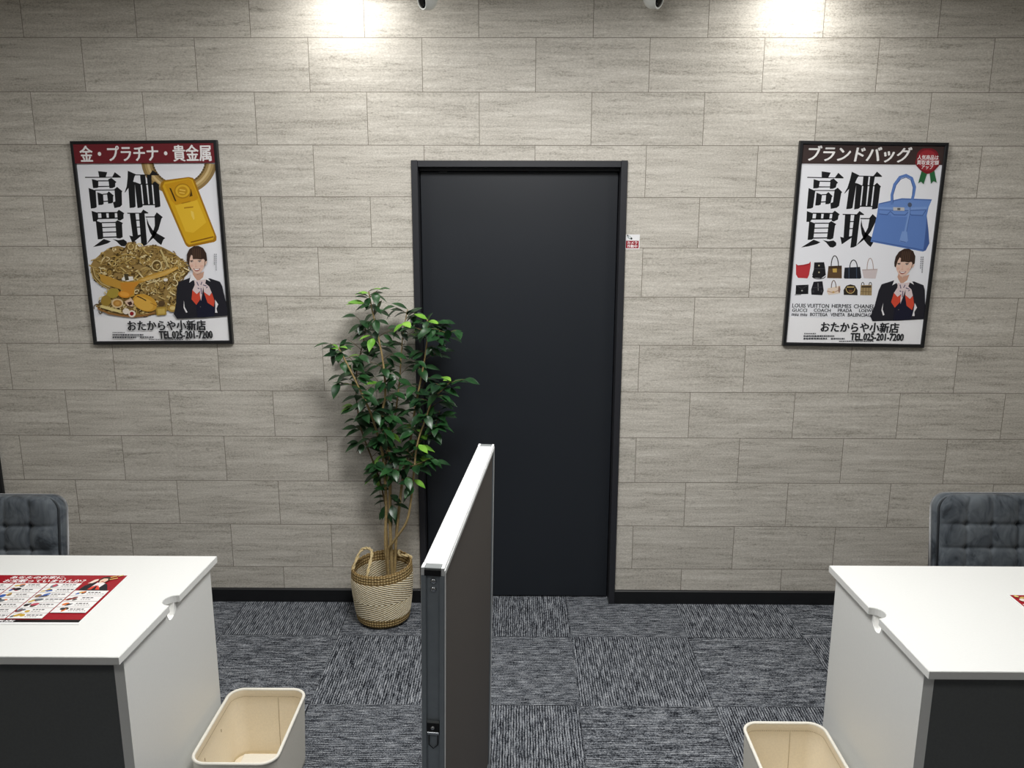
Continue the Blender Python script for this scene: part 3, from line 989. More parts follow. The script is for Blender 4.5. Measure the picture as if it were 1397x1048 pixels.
link('door_closer_cap', bm, M['dark_plastic'], door)

# ------------------------------------------------------------------ warning sticker
stk = tag(empty('warning_sticker', (0.4800, 0.0, 1.6605)), 'small white and red camera warning sticker beside the black door frame', 'sticker')
p = Print()
p.face([(-30.5, -30.5), (30.5, -30.5), (30.5, 30.5), (-30.5, 30.5)], (236, 236, 238))
p.face([(-27, -27), (27, -27), (27, 4.5), (-27, 4.5)], (150, 24, 42))
p.text('カメラ', (-21, 2, 21, -10), (246, 240, 240), 0.03)
p.text('作動中', (-21, -12, 21, -24.5), (246, 240, 240), 0.03)
p.face([(-24, 29), (-19, 29), (-16, 24), (-22, 21)], (60, 64, 66))
p.face([(-20, 24), (-12, 26), (-2, 17), (-6, 10), (-14, 11), (-22, 18)], (172, 180, 180))
p.face([(-17, 22), (-11, 23), (-6, 17), (-13, 16)], (224, 228, 228))
p.ell(-4.5, 13.5, 4.2, 4.2, (24, 26, 28))
bm = bmesh.new(); box(bm, -0.0305, 0.0305, -0.0006, 0.0, -0.0305, 0.0305)
link('sticker_film', bm, M['grommet'], stk)
link('print', p.bm, M['ink'], stk).location = (0, -0.00065, 0)

# ------------------------------------------------------------------ ceiling cameras
def turret(x, y, z, side, label):
    root = tag(empty('security_camera', (x, y, CEIL)), label, 'camera', 'turret cameras above the door')
    r = 0.0385
    zc = z - CEIL
    bm = bmesh.new()
    lathe(bm, [(0.052, 0.0), (0.054, -0.012), (0.046, -0.042), (0.036, -0.055 + 0.0), (0.03, zc + r * 0.55)], seg=32)
    bmesh.ops.recalc_face_normals(bm, faces=bm.faces[:])
    link('mount_base', bm, M['cam_white'], root, True)
    bm = bmesh.new()
    bmesh.ops.create_uvsphere(bm, u_segments=40, v_segments=24, radius=r)
    b_ = link('ball_housing', bm, M['cam_white'], root, True)
    b_.location = (0, 0, zc)
    d = Vector((side * 0.50, -0.80, -0.33)).normalized()
    q = d.to_track_quat('Z', 'Y')
    bm = bmesh.new()
    prof = [(0.0005, 0.0005), (0.012, 0.0), (0.0205, -0.003), (0.0225, -0.012)]
    lathe(bm, prof, seg=36)
    w = link('lens_window', bm, M['cam_glass'], b_, True)
    w.rotation_mode = 'QUATERNION'; w.rotation_quaternion = q; w.location = d * (r + 0.003)
    w.scale = (0.80, 1.28, 1)
    bm = bmesh.new()
    tube(bm, [(0.0235 * math.cos(2 * PI * k / 36), 0.0235 * math.sin(2 * PI * k / 36), -0.005) for k in range(36)], 0.0030, 8, True)
    rr = link('lens_rim', bm, M['cam_white'], b_, True)
    rr.rotation_mode = 'QUATERNION'; rr.rotation_quaternion = q; rr.location = d * (r + 0.002)
    rr.scale = (0.80, 1.28, 1)
    return root


turret(-0.3530, -0.16, 2.5790, -1, 'white turret camera above the door aimed toward the gold poster')
turret(0.5080, -0.16, 2.5830, 1, 'white turret camera above the door aimed toward the handbag poster')

# ------------------------------------------------------------------ desks
def desk(name, sgn, ov, xn, yb, xf, yf, notch_y, label):
    """sgn -1: desk left of the aisle.  (xn,yb) wall-side corner, (xf,yf) staff-side corner of the top"""
    root = tag(empty(name, (0, 0, 0)), label, 'desk', 'white desks on both sides of the partition')
    zt, th = 0.72, 0.022
    xo = sgn * 2.20                     # far end, outside the picture
    r = 0.031
    ex = lambda yy: xf + (xn - xf) * (yy - yf) / (yb - yf)
    pts = [(xo, yb), (xn, yb)]
    for k in range(13):
        t = PI / 2 - PI * k / 12
        yy = notch_y + r * math.sin(t)
        pts.append((ex(yy) + sgn * r * 1.0 * math.cos(t), yy))
    pts += [(xf, yf), (xo, yf)]
    bm = bmesh.new()
    extrude_poly(bm, [(x, y, zt - th) for x, y in pts], (0, 0, th))
    es = [e for e in bm.edges if abs(e.verts[0].co.z - e.verts[1].co.z) < 1e-6]
    bmesh.ops.bevel(bm, geom=es, offset=0.0012, segments=2, affect='EDGES')
    link('tabletop', bm, M['white_board'], root)
    # end panel with a round-bottomed cable slot under the notch
    ins = 0.012
    px = lambda yy: ex(yy) + sgn * ins
    y0, y1 = yf + 0.040, yb - 0.030
    zp = zt - th - 0.0005
    prof = [(y0, 0.004), (y1, 0.004), (y1, zp)]
    hr = r * 0.98
    for k in range(13):
        t = PI * k / 12
        prof.append((notch_y + hr * math.cos(t), zp - 0.036 * math.sin(t)))
    prof.append((y0, zp))
    bm = bmesh.new()
    th2 = 0.026
    a = [bm.verts.new((px(y), y, z)) for y, z in prof]
    b = [bm.verts.new((px(y) + sgn * th2, y, z)) for y, z in prof]
    bm.faces.new(a); bm.faces.new(list(reversed(b)))
    for i in range(len(a)):
        j = (i + 1) % len(a)
        bm.faces.new((a[i], a[j], b[j], b[i]))
    bmesh.ops.recalc_face_normals(bm, faces=bm.faces[:])
    link('side_panel', bm, M['white_board'], root)
    # far end panel
    bm = bmesh.new()
    box(bm, min(xo - sgn * 0.012, xo - sgn * 0.038), max(xo - sgn * 0.012, xo - sgn * 0.038), y0, y1, 0.004, zp)
    link('side_panel', bm, M['white_board'], root)
    # dark front panel between them
    bm = bmesh.new()
    xa = px(y0) + sgn * (th2 + 0.001); xb = xo - sgn * 0.039
    box(bm, min(xa, xb), max(xa, xb), y0 + 0.002, y0 + 0.020, 0.03, zp)
    link('modesty_panel', bm, M['dark_board'], root)
    # scoop behind the slot
    bm = bmesh.new()
    rings = []
    for i in range(8):
        ph = (PI / 2) * i / 7
        ring = []
        for k in range(17):
            t = -PI / 2 + PI * k / 16
            ring.append(bm.verts.new((px(notch_y) + sgn * (0.0005 + (r + 0.004) * math.cos(ph) * math.cos(t)), notch_y + (r - 0.0015) * math.cos(ph) * math.sin(t), zt - 0.006 - 0.058 * math.sin(ph))))
        rings.append(ring)
    for a_, b_ in zip(rings, rings[1:]):
        for k in range(16):
            f = bm.faces.new((a_[k], a_[k + 1], b_[k + 1], b_[k])); f.smooth = True
    bmesh.ops.remove_doubles(bm, verts=bm.verts[:], dist=0.00005)
    cg = link('cable_grommet', bm, M['grommet'], root)
    md = cg.modifiers.new('shell', 'SOLIDIFY'); md.thickness = 0.0012
    return root


desk('office_desk', -1, 0, -0.957, -1.109, -0.985, -1.710, -1.408, 'white desk left of the partition with a cable notch and cream bin beside it')
desk('office_desk', 1, 0, 0.968, -1.154, 0.990, -1.750, -1.458, 'white desk right of the partition near the handbag poster')

# ------------------------------------------------------------------ flyers
def flyer_print():
    p = Print()
    red, dred = (156, 24, 38), (128, 18, 34)
    W2, H2 = 210, 148.5
    X = lambda v: 210 + v        # measured from the right top corner
    Y = lambda v: 148.5 + v
    R = lambda x0, y0, x1, y1, c, s=True: p.face([(X(x0), Y(y0)), (X(x1), Y(y0)), (X(x1), Y(y1)), (X(x0), Y(y1))], c, s)
    R(-420, -297, 0, 0, (240, 240, 240))
    R(-416, -289, -4, -3, red)
    R(-416, -289, -4, -274, (22, 20, 22))
    p.text('あなたのお家に、', (X(-345), Y(-10), X(-178), Y(-27)), (250, 248, 248), 0.03)
    p.text('お宝眠っていませんか？', (X(-352), Y(-31), X(-112), Y(-52)), (250, 248, 248), 0.03)
    p.text('おたからや小新店', (X(-396), Y(-276), X(-180), Y(-287)), (250, 248, 248), 0.03)
    rr = random.Random(8)
    pal = [(196, 160, 60), (60, 96, 170), (40, 40, 46), (120, 44, 44), (206, 176, 96), (150, 120, 90), (220, 120, 60), (110, 116, 122), (70, 60, 52), (190, 80, 96)]
    for c, (x0, x1) in enumerate([(-411, -313), (-309, -212), (-208, -112), (-108, -10)]):
        rows = [(-58 - 30.6 * k, -58 - 30.6 * (k + 1)) for k in range(7)]
        if c == 3:
            rows = [(-106 - 33.5 * k, -106 - 33.5 * (k + 1)) for k in range(4)]
        for (ya, yb_) in rows:
            R(x0, yb_ + 0.8, x1, ya - 0.8, (240, 238, 236))
            mid = (ya + yb_) / 2
            for q in range(4):
                cx = x0 + rr.uniform(8, 34); cy = mid + rr.uniform(-7, 7)
                p.ell(X(cx), Y(cy), rr.uniform(5, 12), rr.uniform(4, 9), rr.choice(pal), rr.uniform(0, 90), 10)
            p.bars(X(x0 + 44), Y(mid + 7), X(x1 - 4), Y(mid + 2), (60, 56, 58), 9, 2.5, seed=int(-ya) + c, frac=rr.uniform(0.6, 1))
            p.bars(X(x0 + 44), Y(mid - 4), X(x1 - 4), Y(mid - 7), (120, 112, 112), 6, 2, seed=int(-ya) + c + 50, frac=rr.uniform(0.5, 0.95))
    # clerk in the top right cell
    k = 0.72
    f = lambda pts, col: p.face([(X(-58) + x * k, Y(-104) + y * k) for x, y in pts], col)
    f([(-58, 0), (-52, 40), (-30, 62), (-8, 70), (14, 66), (34, 50), (52, 12), (58, 0)], (30, 30, 38))
    f([(-50, 58), (-38, 92), (-24, 100), (-20, 84), (-32, 62)], (240, 220, 206))
    f([(-14, 66), (6, 66), (22, 60), (14, 20), (-4, 40), (-22, 20)], (238, 232, 232))
    f([(-20, 30), (-4, 44), (-10, 4), (-26, 4)], (214, 70, 52)); f([(10, 30), (-2, 44), (6, 4), (24, 4)], (214, 70, 52))
    f([(-12, 66), (-20, 92), (-12, 116), (6, 122), (22, 112), (26, 90), (16, 68)], (60, 44, 36))
    f([(-8, 68), (-13, 88), (-4, 104), (12, 104), (19, 88), (12, 68), (2, 62)], (232, 198, 176))
    f([(-4, 78), (10, 78), (6, 72), (0, 72)], (170, 60, 60))
    for x0, y0, x1, y1 in ((-46, -22, -30, -12), (-42, -36, -22, -26), (-26, -14, -14, -6)):
        p.stroke([(X(x0), Y(y0)), (X(x1), Y(y1))], 5, (220, 188, 104))
    p.ell(X(-404), Y(-15), 7, 7, (220, 196, 120), 0, 5)
    p.ell(X(-392), Y(-24), 9, 5, (196, 170, 90), 20, 8)
    p.ell(X(-398), Y(-38), 10, 9, (236, 222, 210), 0, 10)
    return p


p = flyer_print()
for v in p.bm.verts:           # lay it flat: sheet x stays, sheet up becomes away from the camera
    x, d, z = v.co
    v.co = (x, z, -d + 0.0009)
flat = link('print', p.bm, M['ink_laminate'])
bm = bmesh.new(); box(bm, -0.2125, 0.2125, -0.1515, 0.1515, 0.0, 0.0008); bevel(bm, 0.0002, 1)
sheet = link('plastic_sheet', bm, M['white_board'])


def place_flyer(x, y, rz, label, first):
    root = tag(empty('laminated_flyer', (x, y, 0.7203), (0, 0, rz)), label, 'flyer', 'laminated flyers lying on the desks')
    for o in (sheet, flat):
        c = o if first else o.copy()
        if not first: COL.objects.link(c)
        c.parent = root
    return root


place_flyer(-1.1695 - 0.21, -1.2528 - 0.1485, 0.005, 'red laminated flyer lying on the left desk in front of the grey chair', True)
place_flyer(1.4070 + 0.21, -1.3490 - 0.1485, -0.01, 'red laminated flyer on the right desk with only a corner in view', False)

# ------------------------------------------------------------------ chairs
def make_chair():
    root = empty('tufted_chair', (0, 0, 0))
    bw, bh = 0.40, 0.40                 # back width and height
    z0 = 0.375
    nx, nz = 75, 80
    bm = bmesh.new()
    rc = 0.055
    colx = [-0.5 + i / 4 for i in range(1, 4)]
    rowz = [1 - 0.27 - 0.22 * k for k in range(4)]
    grid = []
    for j in range(nz + 1):
        v = j / nz
        zz = v * bh
        dz = max(0.0, rc - (bh - zz))
        hw = bw / 2 - rc + math.sqrt(max(0.0, rc * rc - dz * dz)) - 0.012
        hw = min(hw, bw / 2 - 0.012) - 0.012 * (1 - v) * 0
        row = []
        for i in range(nx + 1):
            u = -0.5 + i / nx
            x = 2 * u * hw
            e = max(0.0, 1 - abs(2 * u) ** 10) ** 0.5 * max(0.0, 1 - abs(2 * v - 1) ** 14) ** 0.5
            du = min(abs(u - c_) for c_ in colx) * bw
            dv = min(abs(v - r_) for r_ in rowz) * bh
            seam = 0.004 * math.exp(-(dv / 0.006) ** 2) + 0.0035 * math.exp(-(du / 0.0055) ** 2)
            puff = 0.0045 * (1 - math.exp(-(dv / 0.022) ** 2)) * (1 - 0.6 * math.exp(-(du / 0.022) ** 2))
            tuft = 0.011 * math.exp(-(du * du + dv * dv) / 0.011 ** 2)
            wr = 0.002 * noise.noise(Vector((x * 22, zz * 22, 1.7)))
            y = -(0.028 + puff - seam - tuft + wr) * e
            row.append(bm.verts.new((x, y, zz)))
        grid.append(row)
    for j in range(nz):
        for i in range(nx):
            f = bm.faces.new((grid[j][i], grid[j][i + 1], grid[j + 1][i + 1], grid[j + 1][i])); f.smooth = True
    per = grid[0] + [grid[j][-1] for j in range(1, nz + 1)] + list(reversed(grid[-1][:-1])) + [grid[j][0] for j in range(nz - 1, 0, -1)]
    bk = [bm.verts.new((v.co.x, 0.012, v.co.z)) for v in per]
    for i in range(len(per)):
        j = (i + 1) % len(per)
        bm.faces.new((per[j], per[i], bk[i], bk[j]))
    bm.faces.new(list(reversed(bk)))
    bmesh.ops.recalc_face_normals(bm, faces=bm.faces[:])
    rot = (math.radians(-9), 0, 0)
    back = link('backrest', bm, M['velvet'], root)
    back.location = (0, 0, z0); back.rotation_euler = rot

    def outline(off, n=10):
        pts = [(-bw / 2 + off, 0.0)]
        for k in range(n + 1):
            t = PI - PI / 2 * k / n
            pts.append((-bw / 2 + rc + (rc - off) * math.cos(t), bh - rc + (rc - off) * math.sin(t)))
        for k in range(n + 1):
            t = PI / 2 - PI / 2 * k / n
            pts.append((bw / 2 - rc + (rc - off) * math.cos(t), bh - rc + (rc - off) * math.sin(t)))
        pts.append((bw / 2 - off, 0.0))
        return pts
    bm = bmesh.new()
    tube(bm, [(x, -0.004, z) for x, z in outline(0.010)], 0.0042, 8)
    pp = link('piping', bm, M['piping'], back, True)
    bm = bmesh.new()
    extrude_poly(bm, [(x, 0.0, z) for x, z in outline(0.0)], (0, 0.05, 0))
    es = [e for e in bm.edges]
    bmesh.ops.bevel(bm, geom=[e for e in es if abs(e.verts[0].co.y - e.verts[1].co.y) < 1e-6], offset=0.008, segments=3, affect='EDGES')
    link('back_shell', bm, M['velvet'], back, True)
    # seat
    bm = bmesh.new()
    box(bm, -0.205, 0.205, -0.41, 0.03, 0.36, 0.455); bevel(bm, 0.03, 4)
    link('seat', bm, M['velvet'], root, True)
    for sx in (-1, 1):
        for (ya, yb_) in ((-0.36, -0.39), (-0.02, 0.03)):
            bm = bmesh.new()
            tube(bm, [(sx * 0.16, ya, 0.375), (sx * 0.19, yb_, 0.0)], [0.016, 0.010], 12)
            link('leg', bm, M['black_leg'], root, True)
    return root


chair = make_chair()
chair.location = (1.746, -0.700, 0)
tag(chair, 'grey tufted velvet chair tucked behind the right desk', 'chair', 'velvet chairs behind the desks')
c2 = copy_tree(chair)
c2.location = (-1.868, -0.765, 0)
tag(c2, 'grey tufted velvet chair tucked behind the left desk', 'chair')

# ------------------------------------------------------------------ partition
def partition():
    A = Vector((-0.1665, -2.049, 0)); B = Vector((-0.0940, -1.193, 0))
    L = (B - A).length
    yaw = math.atan2(B.x - A.x, B.y - A.y)
    lean = math.radians(0.95)
    T, H = 0.046, 1.12
    # local: x across, y along from the near end, z up, top centre of the near end over A
    root = empty('low_partition', (A.x - math.sin(lean) * H, A.y, 0.0), (0, lean, -yaw))
    tag(root, 'low grey partition panel with silver frame standing between the two desks', 'partition')
    h = T / 2
    e = 0.020
    # posts with a channel in the outward face
    for y0, y1, s in ((0.0, e, -1), (L - e, L, 1)):
        bm = bmesh.new()
        yo, yi = (y0, y1) if s < 0 else (y1, y0)
        c = 0.0135
        d = 0.006 * (1 if s < 0 else -1)
        prof = [(-h, yo), (-c, yo), (-c, yo + d), (c, yo + d), (c, yo), (h, yo), (h, yi), (-h, yi)]
        extrude_poly(bm, [(x, y, 0.012) for x, y in prof], (0, 0, H - 0.012 - 0.0165))
        es = [q for q in bm.edges if abs(q.verts[0].co.z - q.verts[1].co.z) > 0.5]
        bmesh.ops.bevel(bm, geom=es, offset=0.0010, segments=2, affect='EDGES')
        post = link('end_post', bm, M['alu_post'], root)
        bm = bmesh.new()
        ya, yb_ = (0.0005, 0.022) if s < 0 else (L - 0.022, L - 0.0005)
        box(bm, -c - 0.003, c + 0.003, ya, yb_, H - 0.0165, H - 0.0002)
        bevel(bm, 0.001, 1)
        link('end_cap', bm, M['cap_grey'], post)
        bm = bmesh.new()
        yc = -0.0012 if s < 0 else L + 0.0012
        box(bm, -c - 0.003, c + 0.003, min(yc, ya), max(yc, ya), H - 0.0165, H - 0.0045)
        link('cap_face', bm, M['black_leg'], post)
        if s < 0:
            for zz in (H - 0.030, H - 0.047):
                bm = bmesh.new()
                lathe(bm, [(0.0062, 0.0), (0.0062, 0.0022), (0.0045, 0.0045), (0.0015, 0.0052)], seg=20)
                b_ = link('bolt', bm, M['steel'], post, True)
                b_.location = (0.0005, 0.0062, zz); b_.rotation_euler = (math.radians(90), 0, 0)
            zl = 0.762
            bm = bmesh.new()
            box(bm, -0.0128, 0.0128, 0.0012, 0.006, zl - 0.012, zl + 0.018)
            bevel(bm, 0.0008, 1)
            lt = link('latch', bm, M['black_leg'], post)
            bm = bmesh.new(); box(bm, -0.0125, 0.0125, -0.0004, 0.004, zl + 0.0165, zl + 0.0195)
            link('latch_lip', bm, M['cap_grey'], lt)
            bm = bmesh.new(); box(bm, -0.0122, 0.0122, -0.0012, 0.004, zl - 0.0105, zl - 0.0045); bevel(bm, 0.0008, 1)
            link('latch_bar', bm, M['steel'], lt)
            bm = bmesh.new()
            lathe(bm, [(0.0042, 0.0), (0.0042, 0.003), (0.002, 0.005)], seg=16)
            b_ = link('latch_screw', bm, M['steel'], lt, True)
            b_.location = (-0.0006, 0.0015, zl + 0.0055); b_.rotation_euler = (math.radians(90), 0, 0)
            bm = bmesh.new()
            tube(bm, [(-0.009, 0.003, zl - 0.014), (-0.009, 0.003, zl - 0.036), (0.0, 0.003, zl - 0.044), (0.009, 0.003, zl - 0.036), (0.009, 0.003, zl - 0.014)], 0.0010, 6)
            link('latch_plate', bm, M['black_leg'], lt)
    # top rail: two lips each side, open over the end caps
    bm = bmesh.new()
    prof = [(-h, H - 0.016), (-h, H - 0.0015), (-h + 0.0015, H), (-0.017, H), (-0.017, H - 0.001), (0.017, H - 0.001), (0.017, H), (h - 0.0015, H), (h, H - 0.0015), (h, H - 0.016)]
    extrude_poly(bm, [(x, 0.0225, z) for x, z in prof], (0, L - 0.045, 0))
    for sx in (-1, 1):
        for ya, yb_ in ((0.0, 0.0225), (L - 0.0225, L)):
            box(bm, min(sx * 0.0168, sx * h), max(sx * 0.0168, sx * h), ya, yb_, H - 0.016, H)
    link('top_rail', bm, M['alu'], root)
    # slim side trim running round the panel
    for sx in (-1, 1):
        bm = bmesh.new()
        a, b = sx * (h - 0.003), sx * (h + 0.0012)
        box(bm, min(a, b), max(a, b), 0.0035, 0.011, 0.014, H - 0.016)
        box(bm, min(a, b), max(a, b), L - 0.008, L - 0.001, 0.014, H - 0.016)
        box(bm, min(a, b), max(a, b), 0.0035, L - 0.001, H - 0.0165, H - 0.0065)
        link('side_trim', bm, M['alu'], root)
    bm = bmesh.new()
    box(bm, -h + 0.003, h - 0.003, 0.0205, L - 0.0205, 0.055, H - 0.0165)
    link('panel', bm, M['panel_cloth'], root)
    bm = bmesh.new()
    box(bm, -h + 0.001, h - 0.001, 0.0205, L - 0.0205, 0.014, 0.0545)
    link('bottom_rail', bm, M['alu_post'], root)
    for y in (0.05, L - 0.05):
        bm = bmesh.new()
        lathe(bm, [(0.016, 0.0005), (0.017, 0.004), (0.008, 0.008), (0.006, 0.0139)], c=(0, y, 0), seg=20)
        link('adjuster_foot', bm, M['dark_plastic'], root, True)
    return root


partition()

# ------------------------------------------------------------------ soft bins
def make_bin():
    root = empty('storage_bin', (0, 0, 0))
    Wt, Dt, Hb = 0.1265, 0.190, 0.24      # half width, half depth, height

    def ringpts(w, d, z, r, n=9):
        pts = []
        for (sx, sy, a0) in ((1, 1, 0), (-1, 1, 90), (-1, -1, 180), (1, -1, 270)):
            for k in range(n):
                t = math.radians(a0 + 90 * k / (n - 1))
                pts.append(Vector((sx * (w - r) + r * math.cos(t), sy * (d - r) + r * math.sin(t), z)))
        return pts

    def skin(bm, rings, flip=False):
        vs = [[bm.verts.new(p) for p in r] for r in rings]
        n = len(vs[0])
        for a, b in zip(vs, vs[1:]):
            for k in range(n):
                f = (a[k], a[(k + 1) % n], b[(k + 1) % n], b[k])
                q = bm.faces.new(tuple(reversed(f)) if flip else f); q.smooth = True
        return vs
    zs = [0.0, 0.004, 0.02, 0.06, 0.12, 0.18, 0.222, Hb - 0.002]
    wf = lambda z: 0.945 + 0.055 * z / Hb
    outer = [ringpts(Wt * wf(z) - (0.006 if z == 0 else 0), Dt * wf(z) - (0.006 if z == 0 else 0), z, 0.048) for z in zs]
    bm = bmesh.new()
    v = skin(bm, outer)
    bm.faces.new(list(reversed(v[0])))
    link('bin_shell', bm, M['bin_out'], root)
    t = 0.0055
    zi = [Hb - 0.002, 0.222, 0.2165, 0.18, 0.12, 0.06, 0.02, 0.006]
    inner = []
    for z in zi:
        fold = -0.0016 if z >= 0.22 else 0.0
        inner.append(ringpts(Wt * wf(z) - t - (-fold), Dt * wf(z) - t - (-fold), z, 0.044))
    bm = bmesh.new()
    v = skin(bm, inner, True)
    bm.faces.new(v[-1])
    li = link('lining', bm, M['bin_in'], root)
    bm = bmesh.new()
    tube(bm, ringpts(Wt - 0.0026, Dt - 0.0026, Hb - 0.0015, 0.046, 12), 0.0052, 10, True)
    link('rim_welt', bm, M['bin_out'], root, True)
    # stitched hem below the rim
    bm = bmesh.new()
    loop = ringpts(Wt * wf(0.2145) - t - 0.0004, Dt * wf(0.2145) - t - 0.0004, 0.2145, 0.043, 14)
    n = len(loop)
    fine = []
    for i in range(n):
        a, b = loop[i], loop[(i + 1) % n]
        m_ = max(1, int((b - a).length / 0.0065))
        for k in range(m_):
            fine.append((a.lerp(b, k / m_), a.lerp(b, (k + 0.6) / m_)))
    for a, b in fine:
        tube(bm, [a, b], 0.0007, 4)
    link('hem_stitching', bm, M['thread'], li)
    # seam running down the far end, two snap slits in the long side
    bm = bmesh.new()
    tube(bm, [(0.028, Dt * wf(z) - t - 0.0004, z) for z in (0.212, 0.17, 0.10, 0.02)], 0.0007, 6)
    link('lining_seam', bm, M['thread'], li)
    for y in (0.055, -0.085):
        bm = bmesh.new()
        z = 0.176
        box(bm, -Wt * wf(z) + t - 0.0002, -Wt * wf(z) + t + 0.0012, y - 0.0012, y + 0.0012, z - 0.005, z + 0.005)
        link('snap_slit', bm, M['thread'], li)
    # stiffening board in the bottom
    bm = bmesh.new()
    box(bm, -0.085, 0.092, -0.150, 0.145, 0.0065, 0.028); bevel(bm, 0.004, 2)
    link('base_board', bm, M['bin_out'], root)
    return root


bn = make_bin()
bn.location = (-0.8230, -1.2800, 0)
tag(bn, 'cream open storage bin on the carpet against the left desk', 'bin', 'cream storage bins beside the desks')
b2 = copy_tree(bn)
b2.location = (0.8220, -1.4440, 0)
tag(b2, 'cream open storage bin on the carpet against the right desk, partly in view', 'bin')

# ------------------------------------------------------------------ basket
BX, BY = -0.6000, -0.158
bk = tag(empty('woven_basket', (BX, BY, 0)), 'round woven seagrass basket holding the ficus beside the door', 'basket')


def basket_shell():
    bm = bmesh.new()
    uvl = bm.loops.layers.uv.new('UVMap')
    seg = 280
    Hk = 0.262
    prof = [(0.02, 0.001), (0.085, 0.001), (0.103, 0.004), (0.113, 0.014)]
    for k in range(1, 76):
        z = 0.014 + (Hk - 0.014) * k / 75
        q = z / Hk
        r = 0.114 + 0.022 * math.sin(min(1, q * 1.1) * PI / 2) - 0.004 * max(0, q - 0.75) / 0.25
        prof.append((r, z))
    prof += [(prof[-1][0] - 0.004, Hk + 0.004), (prof[-1][0] - 0.010, Hk + 0.001)]
    for k in range(0, 12):
        z = Hk - 0.004 - (Hk - 0.03) * k / 11
        q = z / Hk
        prof.append((0.103 + 0.020 * q, z))
    prof.append((0.02, 0.026))
    rings = []
    for r, z in prof:
        ring = []
        for k in range(seg):
            t = 2 * PI * k / seg
            wob = 1 + 0.018 * noise.noise(Vector((math.cos(t) * 1.3, math.sin(t) * 1.3, z * 3)))
            zz = z + (0.010 * (z / Hk) ** 3 * math.sin(t + 1.0)) + 0.0016 * math.sin(34 * t) * (1 if z > Hk - 0.02 else 0)
            # coils of the braid
            rr = r * wob
            if 0.02 < z < Hk:
                rr += 0.0012 * abs(math.sin(z * PI / 0.0125)) * (1 if (z > 0.222 or z < 0.05) else 0.3)
                rr += 0.0022 * abs(math.sin(PI * (t * 0.125 * 40 + abs(z - 0.125) * 100))) * (1 if 0.05 < z < 0.222 else 0)
            ring.append((Vector((rr * math.cos(t), rr * math.sin(t), zz)), t * 0.125, z))
        rings.append([(bm.verts.new(p_), u, v) for p_, u, v in ring])
    for a, b in zip(rings, rings[1:]):
        for k in range(seg):
            k2 = (k + 1) % seg
            f = bm.faces.new((a[k][0], a[k2][0], b[k2][0], b[k][0]))
            f.smooth = True
            us = [a[k][1], a[k][1] + 2 * PI * 0.125 / seg, a[k][1] + 2 * PI * 0.125 / seg, a[k][1]]
            vs = [a[k][2], a[k][2], b[k][2], b[k][2]]
            for l, u, v in zip(f.loops, us, vs):
                l[uvl].uv = (u, v)
    bm.faces.new([q[0] for q in reversed(rings[0])])
    bm.faces.new([q[0] for q in rings[-1]])
    return link('basket_body', bm, M['weave'], bk)


basket_shell()


def rope_loop(pts, r):
    """two strands twisted together"""
    bm = bmesh.new()
    path = spline(pts, 10)
    for ph in (0, PI):
        q = []
        for i, c in enumerate(path):
            t = (path[min(i + 1, len(path) - 1)] - path[max(i - 1, 0)]).normalized()
            a = t.cross(Vector((0.3, 0.2, 0.9))).normalized(); b = t.cross(a)
            w = i * 0.62 + ph
            q.append(c + (a * math.cos(w) + b * math.sin(w)) * r * 0.7)
        tube(bm, q, r * 0.85, 7)
    return bm


def rim(t, r=0.129):
    return (r * math.cos(t), r * math.sin(t), 0.262 + 0.010 * math.sin(t + 1.0))


a1, a2 = math.radians(196), math.radians(246)
p1, p2 = rim(a1), rim(a2)
link('handle', rope_loop([(p1[0], p1[1], p1[2] - 0.02), (p1[0] + 0.004, p1[1], p1[2] + 0.006), (p1[0] + 0.030, p1[1] + 0.040, 0.318), (p1[0] + 0.062, p1[1] + 0.045, 0.330),
                          (p1[0] + 0.084, p1[1] + 0.020, 0.318), (p2[0] + 0.010, p2[1] + 0.02, 0.278), (p2[0], p2[1] + 0.004, p2[2] - 0.02)], 0.0048), M['rope'], bk, True)
b1_, b2_ = math.radians(22), math.radians(62)
p1, p2 = rim(b1_), rim(b2_)
link('handle', rope_loop([(p1[0], p1[1], p1[2] - 0.02), (p1[0] - 0.002, p1[1] + 0.002, p1[2] + 0.004), ((p1[0] + p2[0]) / 2 - 0.02, (p1[1] + p2[1]) / 2 - 0.02, 0.276),
                          (p2[0], p2[1] - 0.002, p2[2] + 0.004), (p2[0], p2[1], p2[2] - 0.02)], 0.0048), M['rope'], bk, True)

